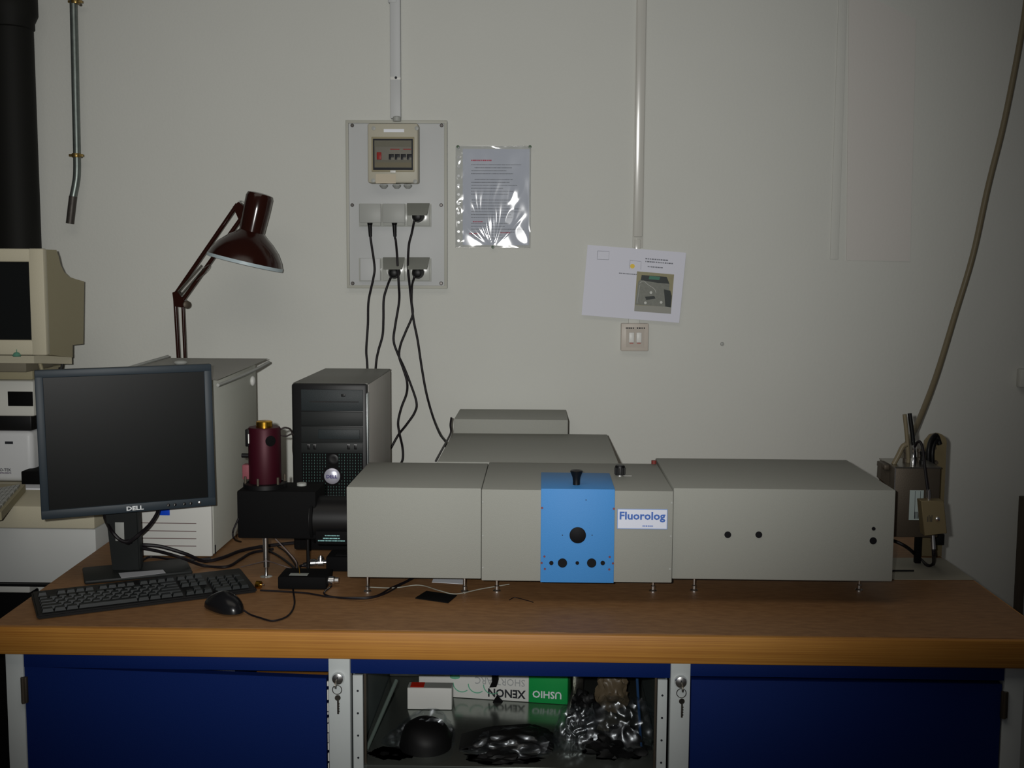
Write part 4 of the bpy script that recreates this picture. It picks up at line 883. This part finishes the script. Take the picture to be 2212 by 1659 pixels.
# light switch
a, c = aY(1340, 757, WY), aY(1400, 698, WY)
t = thing('light_switch', 'square off white double switch below the tilted paper', 'switch', (a.x, WY, a.z))
SW = mat('switch_cream', (190, 182, 172), .4)
obj('plate', MB().box(a.x, c.x, WY-.022, WY, a.z, c.z, .003), SW, t)
obj('recess', wbox(1352, 707, 1392, 750, WY-.022, .001, 0), mat('switch_recess', (172, 164, 154), .5), t)
for x0 in (1358, 1374): obj('rocker', wbox(x0, 718, x0+12, 740, WY-.0225, .006, .002), WHITEP, t)
b = MB(); 
for x0, x1 in ((1352, 1370), (1376, 1393)):
    p0, p1_ = aY(x0, 710.5, WY-.0231), aY(x1, 710.5, WY-.0231); scribble(b, p0.x, p1_.x, WY-.0231, p0.z, .0045, rn, wmin=.5, wmax=.9)
obj('lettering', b, INK, t)
obj('red_indicator', wbox(1360, 740, 1368, 743, WY-.0225, .001, 0), mat('dull_pink', (170, 110, 100), .5), t); obj('red_indicator', wbox(1376, 740, 1384, 743, WY-.0225, .001, 0), bpy.data.materials['dull_pink'], t)
obj('supply_duct', wbox(1357, 684, 1381, 699, WY, .01, .001), WALLC, t)

# ================================================================== pipes at the upper left
pa, pb_ = aY(52, 300, 3.2), aY(-40, 300, 3.2)
rp = (pa.x-pb_.x)/2; pcx = (pa.x+pb_.x)/2
PIPE = mat('dark_pipe_paint', (26, 26, 24), .65, spec=.15)
t = thing('drain_pipe', 'thick dark vertical pipe at the upper left beside the wall', 'pipe', (pcx, WY-rp-.005, 1.2))
obj('pipe', MB().cyl((pcx, WY-rp-.005, .0), (pcx, WY-rp-.005, 3.05), rp, seg=36), PIPE, t)
zc = aY(50, 52, 3.2).z
obj('pipe_collar', MB().lathe([(rp, 0), (rp+.004, .003), (rp+.004, .02), (rp+.014, .042), (rp+.014, .09), (rp+.002, .11)], (pcx, WY-rp-.005, zc), (0, 0, 1), 36), PIPE, t)
px = aY(161, 200, 3.3).x
GAL = mat('galvanised_steel', (118, 126, 122), .4, .75, var=.3, vscale=60)
t = thing('conduit', 'thin galvanised conduit with bent lower end beside the thick dark pipe', 'conduit', (px, 3.3, aY(160, 480, 3.3).z))
obj('tube', MB().tube([(aY(161, -70, 3.3).x, 3.3, 3.05), aY(160, 60, 3.3), aY(163, 200, 3.3), aY(166, 330, 3.3), aY(166, 375, 3.3), aY(163, 400, 3.3), aY(157, 430, 3.3)], .0108, 14), GAL, t)
obj('end_sleeve', MB().tube([aY(158, 424, 3.3), aY(156, 440, 3.3), aY(151, 483, 3.3)], .0115, 14), mat('dark_galvanised', (74, 70, 66), .5, .5, var=.3, vscale=90), t)
for y in (4, 336):
    p = aY(165 if y > 100 else 163, y, 3.3)
    cl_ = obj('clamp', MB().lathe([(.0125, -.006), (.0135, -.003), (.0135, .003), (.0125, .006)], p, (0, 0, 1), 20).box(p.x-.02, p.x+.021, 3.293, 3.307, p.z-.0035, p.z+.0035, .001), mat('brass_clamp', (140, 118, 70), .35, .8) if y == 4 else bpy.data.materials['brass_clamp'], t)
    obj('wall_stud', MB().cyl((p.x, 3.312, p.z), (p.x, WY, p.z), .004, seg=10), STEELD, cl_)

# ================================================================== hose at the right
HO = mat('hose_rubber', (118, 108, 86), .42)
HY_ = 3.25
t = thing('coolant_hose', 'long greyish hose hanging down the wall at right to the steel box', 'hose', tuple(aY(1977, 920, 3.1)))
obj('hose', MB().tube([aY(2224, -60, HY_), aY(2209, 58, HY_), aY(2171, 255, HY_), aY(2134, 405, HY_), aY(2102, 550, HY_), aY(2064, 677, HY_), aY(2021, 816, HY_-.05), aY(1980, 920, 3.1), aY(1955, 968, 2.9), aY(1945, 1003, 2.75)], .0082, 14), HO, t)

# ================================================================== steel detector at the right end
t = thing('cooled_detector', 'dull steel box with tubes behind a tan plate at right end of spectrometer', 'detector', (.87, 2.6, DESK))
RY = 2.56
a, c = aY(1928, 1160, RY), aY(2032, 1012, RY)
bx_ = obj('steel_box', MB().box(a.x, c.x, RY, RY+.12, a.z, c.z, .002), STEELD, t)
obj('top_plate', MB().box(a.x-.001, c.x+.001, RY-.001, RY+.121, c.z, c.z+.003), STEEL, t)
obj('edge_bead', MB().box(a.x-.001, a.x+.001, RY-.0015, RY, a.z+.06, c.z), CHROME, bx_)
l0, l1 = aY(1963, 1123, RY-.001), aY(1990, 1059, RY-.001)
lb = obj('type_label', MB().box(l0.x, l1.x+.006, RY-.001, RY, l0.z, l1.z), mat('pale_label', (165, 178, 176), .5), bx_)
b = MB()
for xx in (.012, .024): b.box(l0.x+xx, l0.x+xx+.0008, RY-.0014, RY-.001, l0.z+.002, l1.z-.002)
for k_ in range(5): b.box(l0.x+.013+k_*.0026, l0.x+.0142+k_*.0026, RY-.0015, RY-.001, l0.z+.003, l0.z+.019)
obj('label_print', b, INK, lb)
# flange plate on the left side of the box
b = MB(); b.prism([aY(1904, 1001, 2.62), aY(1915, 999, 2.66), aY(1925, 1010, 2.6), aY(1935, 1060, 2.56), aY(1920, 1052, 2.6), aY(1902, 1035, 2.62)], (0, .03, 0)); obj('mount_flange', b, STEELD, t)
tb0, tb1 = aY(1905, 1000, 2.62), aY(1930, 998, 2.62); obj('mount_top', MB().box(tb0.x, a.x, 2.6, 2.66, c.z-.012, c.z, .002), STEELD, t)
# tan back plate with rounded top
PYY = 2.72
x0, x1 = aY(1997, 1000, PYY).x, aY(2043, 1000, PYY).x; zt0 = aY(2030, 936, PYY).z; r_ = (x1-x0)*.45
poly = [(x0, PYY, DESK+.001), (x1, PYY, DESK+.001)]+[(x1-r_+r_*math.cos(t_), PYY, zt0-r_+r_*math.sin(t_)) for t_ in [math.pi/2*k/6 for k in range(7)]]+[(x0+.012, PYY, zt0-.004), (x0, PYY, zt0-.02)]
obj('back_plate', MB().prism(poly, (0, .012, 0)), TAN, t)
obj('black_block', MB().box(aY(2015, 1175, 2.7).x, aY(2038, 1155, 2.7).x, 2.69, 2.72, aY(2025, 1176, 2.7).z, aY(2025, 1152, 2.7).z, .002), BLACK, t)
# fittings on top
zt_ = c.z+.003
def fit(x, Y, h, r, m): p = aY(x, 1005, Y); return obj('fitting', MB().lathe([(r, 0), (r, h*.3), (r*.7, h*.34), (r*.7, h*.7), (r*.95, h*.74), (r*.95, h)], (p.x, Y, zt_), (0, 0, 1), 16), m, t)
fit(1972, 2.59, .045, .0045, CHROME); fit(1957, 2.63, .03, .008, STEELD); fit(1985, 2.64, .03, .007, STEELD); fit(1992, 2.6, .03, .007, BLACK)
for x, y in ((2008, 985), (2016, 968), (2020, 1000), (2010, 1010)): p = aY(x, y, PYY-.01); obj('fitting', MB().lathe([(.006, 0), (.006, .012), (.004, .014), (.004, .02)], (p.x, PYY, p.z), (0, -1, .1), 14), STEELD, t)
obj('tube_bundle', MB().tube([aY(2005, 1000, 2.68), aY(2006, 970, 2.68), aY(2012, 950, 2.69), aY(2022, 941, 2.7), aY(2030, 960, 2.7)], .006, 10).tube([aY(2014, 1005, 2.68), aY(2014, 975, 2.68), aY(2020, 955, 2.69), aY(2026, 950, 2.7)], .005, 10), BLACK, t)
# base under the box
for xx in (c.x-.02,): obj('support_leg', MB().box(xx, xx+.014, RY+.085, RY+.1, DESK+.001, a.z, .002), BLACKM, t)
# open tube ends on top
for (x0_, y0_, x1_, y1_, m_, lb_) in ((1962, 988, 1954, 895, HO, 'upright grey tube stub standing on the steel box'), (1975, 985, 1965, 893, BLACK, 'upright black tube stub standing on the steel box')):
    p0, p1_ = aY(x0_, y0_, 2.62), aY(x1_, y1_, 2.62)
    obj('tube_stub', MB().tube([Vector((p0.x, 2.62, zt_)), p0, (p0+p1_)/2+Vector((.001, 0, 0)), p1_], .0048, 12), m_, t)
b = MB(); pts = [aY(x, y, 2.6) for x, y in ((1930, 1003), (1940, 985), (1950, 965), (1958, 960))]; obj('tube_branch', MB().tube(pts, .006, 12), HO, t)
cable('sensor_cable', [aY(1976, 965, 2.56), aY(1981, 956, 2.55), aY(1988, 955, 2.54), aY(1994, 972, 2.53), aY(1998, 1010, 2.52), aY(2003, 1050, 2.51), aY(2005, 1062, 2.505)], .0032, CABLE, 'black cable arching from the steel box down to the small beige box')
# small beige connector box in front
BBY = 2.49
cs = [aY(1990, 1082, BBY), aY(2039, 1082, BBY), aY(2046, 1152, BBY), aY(1997, 1158, BBY)]
t = thing('preamp_box', 'small tan metal box hanging on the front right of the steel detector', 'preamplifier', tuple(cs[3]))
b = MB(); b.prism(cs, (0, .03, 0)); bmesh.ops.bevel(b.bm, geom=b.bm.edges[:], offset=.0012, segments=1, affect='EDGES'); obj('case', b, TAN, t)
p = aY(2025, 1121, BBY); obj('socket', MB().lathe([(.005, 0), (.005, .002), (.003, .0035)], p, (0, -1, 0), 16), CHROME, t)
b = MB()
for k_ in range(4): p = aY(2003+k_*3, 1127, BBY); b.box(p.x, p.x+.0012, BBY-.0004, BBY, p.z, p.z+.012+.003*(k_ % 2))
obj('print', b, INK, t)
p0, p1_ = aY(2005, 1058, BBY+.01), aY(2006, 1083, BBY+.012); obj('top_plug', MB().cyl(p0, p1_, .0045, .005, 14), CHROME, t)
p0, p1_ = aY(2015, 1156, BBY+.012), aY(2016, 1186, BBY+.01); obj('bottom_plug', MB().cyl(p0, p1_, .0042, .0055, 14), CHROME, t)
obj('mounting_arm', MB().box(cs[1].x-.012, cs[1].x-.004, BBY+.03, PYY, cs[1].z-.05, cs[1].z-.04), STEELD, t)
cable('sensor_cable', [aY(2016, 1186, BBY+.01), aY(2017, 1200, BBY+.008), aZ(2016, 1218, DESK+.006), aZ(2004, 1222, DESK+.004), aZ(1985, 1205, DESK+.004), aY(1960, 1183, 2.62), aY(1935, 1170, 2.62), aY(1915, 1165, 2.62)], .0042, CABLE, 'black cable looping from the small tan box onto the white sheet')
a = [aZ(x, y, DESK+.0005) for x, y in ((1880, 1252), (2104, 1253), (2062, 1224), (2036, 1206), (1880, 1206))]
solo('paper_sheet', MB().prism(a, (0, 0, .0015)), mat('translucent_sheet', (150, 146, 132), .6), 'greyish sheet lying on the desk at right end below the steel detector', 'sheet', a[0])
b = MB(); q0, q1_ = aZ(1900, 1234, DESK+.003), aZ(1974, 1234, DESK+.003); b.cyl(q0+Vector((0, 0, .0012)), q1_+Vector((0, 0, .0012)), .002, seg=8)
solo('thin_rod', b, BLACK, 'thin dark rod lying on the greyish sheet beside the spectrometer', 'rod', q0)

# ================================================================== left neighbour: stand, white instrument, stacked devices, crt monitor
WYY = 2.70
p0 = aY(0, 1140, WYY); p1_ = aY(0, 1258, WYY); XR = -1.087-.012
zA, zB = p0.z, p1_.z; zT = aY(0, 1092, WYY).z
t = thing('white_instrument', 'large white boxed instrument at the left end beside the worktop', 'instrument', (-1.3, WYY, zB))
obj('body', MB().box(-1.62, XR, WYY, 3.19, zB, zA-.001, .003), mat('cool_white_paint', (190, 192, 190), .5), t)
obj('top_cover', MB().box(-1.62, XR-.0, WYY-.004, 3.19, zA, zT, .004), CREAM, t)
t2 = thing('side_table', 'low table with black gap line top and dark legs under the large white instrument', 'table', (-1.35, 2.95, 0))
zl_ = zB-.004
obj('dark_gap_top', MB().box(-1.7, XR+.0, WYY-.01, 3.19, zl_-.0025, zl_+.0035), BLACK, t2)  # thin top coloured black for the dark gap below the instrument
for x, y in ((-1.15, 2.73), (-1.65, 2.73), (-1.15, 3.15), (-1.65, 3.15)): obj('leg', MB().box(x-.02, x+.0, y, y+.03, 0, zl_-.0025), BLACKM, t2)
c0 = aY(0, 1293, 2.72); c1 = aY(44, 1262, 2.72)
t3 = thing('storage_box', 'pale grey box on a black block filling the dark under the side table', 'box', (-1.4, 2.72, c0.z))
obj('body', MB().box(-1.66, c1.x, 2.77, 3.17, c0.z, zl_-.004, .004), OFFW, t3); obj('dark_fill_block', MB().box(-1.66, c1.x, 2.775, 3.17, 0, c0.z-.001, .004), BLACKM, t3)  # black block stands in for the dark floor area below the box
c2 = aY(70, 1275, 2.8); t4 = thing('storage_box', 'white box glimpsed right of the dark table leg', 'box', (c2.x, 2.9, 0))
obj('body', MB().box(c2.x, -1.11, 2.82, 3.1, .3, zl_-.004, .003), WHITEP, t4); obj('dark_fill_block', MB().box(c2.x, -1.11, 2.825, 3.1, 0, .299, .003), BLACKM, t4)
# keyboard-like grey tray on the white instrument
TT = zT
pt = [aZ(x, y, TT+.02) for x, y in ((-70, 1120), (3, 1106), (55, 1046), (-60, 1044))]
t = thing('old_keyboard', 'beige keyboard with grey keys lying on the white instrument', 'keyboard', (pt[1].x, pt[1].y, TT))
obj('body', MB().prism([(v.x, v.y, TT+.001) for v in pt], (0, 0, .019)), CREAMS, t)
dvx = (pt[0]-pt[1]); dvy = (pt[2]-pt[1])
b = MB()
for i in range(5):
    for j in range(6):
        o_ = pt[1]+dvx*(.14+.15*i)+dvy*(.06+.15*j); e1, e2 = dvx*.13, dvy*.13
        b.prism([o_, o_+e1, o_+e1+e2, o_+e2], (0, 0, .006))
obj('keys', b, GREYP, t, kind='stuff')
e = aY(66, 1055, 2.95); t = thing('black_block', 'black block between the white device and the flat monitor edge', 'block', (e.x, 2.95, TT))
obj('body', MB().box(e.x-.03, e.x+.06, 2.96, 3.05, TT, aY(66, 1018, 2.96).z, .004), BLACKM, t)
solo('folded_paper', MB().box(e.x-.03, e.x+.05, 2.9, 2.955, TT+.0005, TT+.004), WHITE, 'thin white paper on the white instrument before the black block', 'paper', (e.x, 2.92, TT))
# device 2
DY2 = 3.0
a, c = aY(0, 1043, DY2), aY(68, 932, DY2)
t = thing('plate_reader', 'white rounded laboratory device with printed name under the old monitor', 'instrument', (-1.5, DY2, TT))
obj('body', MB().box(-1.66, c.x, DY2, 3.19, TT+.001, c.z, .016, 4), mat('reader_white', (206, 208, 210), .4), t)
obj('dark_gap_block', MB().box(-1.64, c.x-.004, DY2+.01, 3.185, c.z, aY(0, 897, DY2).z, .004), BLACK, t)  # solid black block stands in for the dark gap under the next device
e = aY(20, 957, DY2); obj('badge', MB().box(aY(11, 955, DY2).x, aY(28, 955, DY2).x, DY2-.001, DY2, aY(11, 959, DY2).z, aY(11, 953.5, DY2).z), INK, t)
e = aY(24, 1018, DY2-.001); text('lettering', 'BIO-TEK', .011, INK, t, (e.x, DY2-.0008, e.z), align='RIGHT')
e = aY(24.5, 1023.5, DY2-.001); text('lettering', 'INSTRUMENTS', .0055, mat('violet_ink', (90, 70, 100), .6), t, (e.x, DY2-.0008, e.z), align='RIGHT')
# device 1
DY1 = 2.98
a, c = aY(0, 892, DY1), aY(61, 800, DY1)
t = thing('white_recorder', 'white device with black display window directly under the old monitor', 'instrument', (-1.5, DY1, a.z))
bd = obj('body', MB().box(-1.66, c.x+.012, DY1, 3.19, aY(0, 897, DY2).z, aY(0, 822, DY1).z, .006), mat('recorder_white', (205, 205, 198), .5), t)
a2, c2 = aY(18, 877, DY1), aY(75, 846, DY1)
obj('display_window', MB().box(a2.x, c.x+.01, DY1-.002, DY1+.001, a2.z, c2.z, .001), BLACKM, t)
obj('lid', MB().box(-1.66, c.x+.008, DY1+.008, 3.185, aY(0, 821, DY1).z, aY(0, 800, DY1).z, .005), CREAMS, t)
# CRT
t = thing('crt_monitor', 'old cream tube monitor on top of the stacked white devices', 'monitor', (-1.45, 3.0, aY(0, 800, DY1).z))
CXR = -1.285
prof_ = [(100, 539), (122, 540), (127, 555), (131, 572), (139, 588), (150, 598), (164, 603), (182, 608), (180, 743), (157, 745), (157, 772), (100, 768)]
pts = [aX(x, y, CXR) for x, y in prof_]
CF = pts[0].y; pts[-1].y = CF
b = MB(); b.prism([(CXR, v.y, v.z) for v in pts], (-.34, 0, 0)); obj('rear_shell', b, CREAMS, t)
a, c = aY(0, 766, CF-.004), aY(98, 537, CF-.004)
zt1, zb1 = c.z, a.z
s0, s1 = aY(0, 733, CF), aY(69, 566, CF)
b = MB(); xl = CXR-.345
b.box(s1.x, CXR+.001, CF-.022, CF+.002, zb1, zt1, .004); b.box(xl, xl+.03, CF-.022, CF+.002, zb1, zt1, .004); b.box(xl+.02, s1.x+.01, CF-.0215, CF+.002, s1.z, zt1-.0005, .004); b.box(xl+.02, s1.x+.01, CF-.0215, CF+.002, zb1+.0005, s0.z, .004)
obj('bezel', b, CREAM, t)
GLS = mat('crt_glass', (22, 24, 24), .12, spec=.6)
b = MB(); sg = bmesh.new(); bmesh.ops.create_grid(sg, x_segments=16, y_segments=12, size=1)
sx0 = xl+.03
for v in sg.verts:
    u, v_ = v.co.x, v.co.y; v.co = Vector(((sx0+s1.x)/2+u*(s1.x-sx0)/2*1.02, CF-.017+.006*(u*u+v_*v_)*.5, (s0.z+s1.z)/2+v_*(s1.z-s0.z)/2*1.02))
b.merge(sg); obj('screen', b, GLS, t)
e0, e1 = aX(74, 785, CXR-.03), aX(157, 786, CXR-.01)
r1 = aX(157, 786, CXR); zf0, zf1 = aY(60, 785, CF).z, aY(60, 768.5, CF).z; x7 = aY(72, 780, CF).x; b = MB()
V = [b.bm.verts.new(p) for p in ((xl, CF+.004, zf0), (x7, CF+.004, zf0), (CXR-.002, r1.y, r1.z), (xl, r1.y, r1.z), (xl, CF+.004, zf1), (x7, CF+.004, zf1), (CXR-.002, r1.y, zf1-.001), (xl, r1.y, zf1-.001))]
for f in ((0, 1, 2, 3), (4, 5, 6, 7), (0, 1, 5, 4), (1, 2, 6, 5), (2, 3, 7, 6), (3, 0, 4, 7)): b.bm.faces.new([V[i] for i in f])
obj('lower_tray', b, CREAM, t)
obj('swivel_base', MB().box(xl+.04, aY(60, 790, CF+.04).x, CF+.03, CF+.2, aY(0, 800, DY1).z, aY(60, 785, CF).z, .004), mat('crt_base_shade', (120, 114, 98), .6), t)
e = aY(36, 765, CF-.03); cd_ = MB(); cd_.lathe([(.009, -.006), (.011, -.003), (.006, .004), (.0, .006)], (e.x, CF-.03, e.z), (0, 0, 1), 16); cd_.cyl((e.x, CF-.03, e.z+.005), (e.x, CF-.03, e.z+.012), .001, seg=6)
solo('green_clip', cd_, mat('sea_green_plastic', (88, 140, 120), .5), 'small sea green clip on the front lower edge of the old monitor', 'clip', (e.x, CF-.03, e.z-.006))
zz = aY(60, 785, CF).z
cable('monitor_lead', [(aY(84, 785, CF+.1).x, CF+.1, zz+.004), aY(90, 797, CF+.1), aY(95, 815, CF+.1), aY(99, 850, CF+.1), (aY(99, 850, CF+.1).x, CF+.12, zT+.003)], .005, CREAMS, 'grey lead hanging under the old monitor, nearer its front')
cable('monitor_lead', [(aY(137, 785, CF+.2).x, CF+.2, zz+.004), aY(133, 797, CF+.2), aY(129, 815, CF+.2), (aY(129, 850, CF+.2).x, CF+.2, zT+.003)], .004, BLACK, 'black lead hanging under the old monitor, nearer its back')
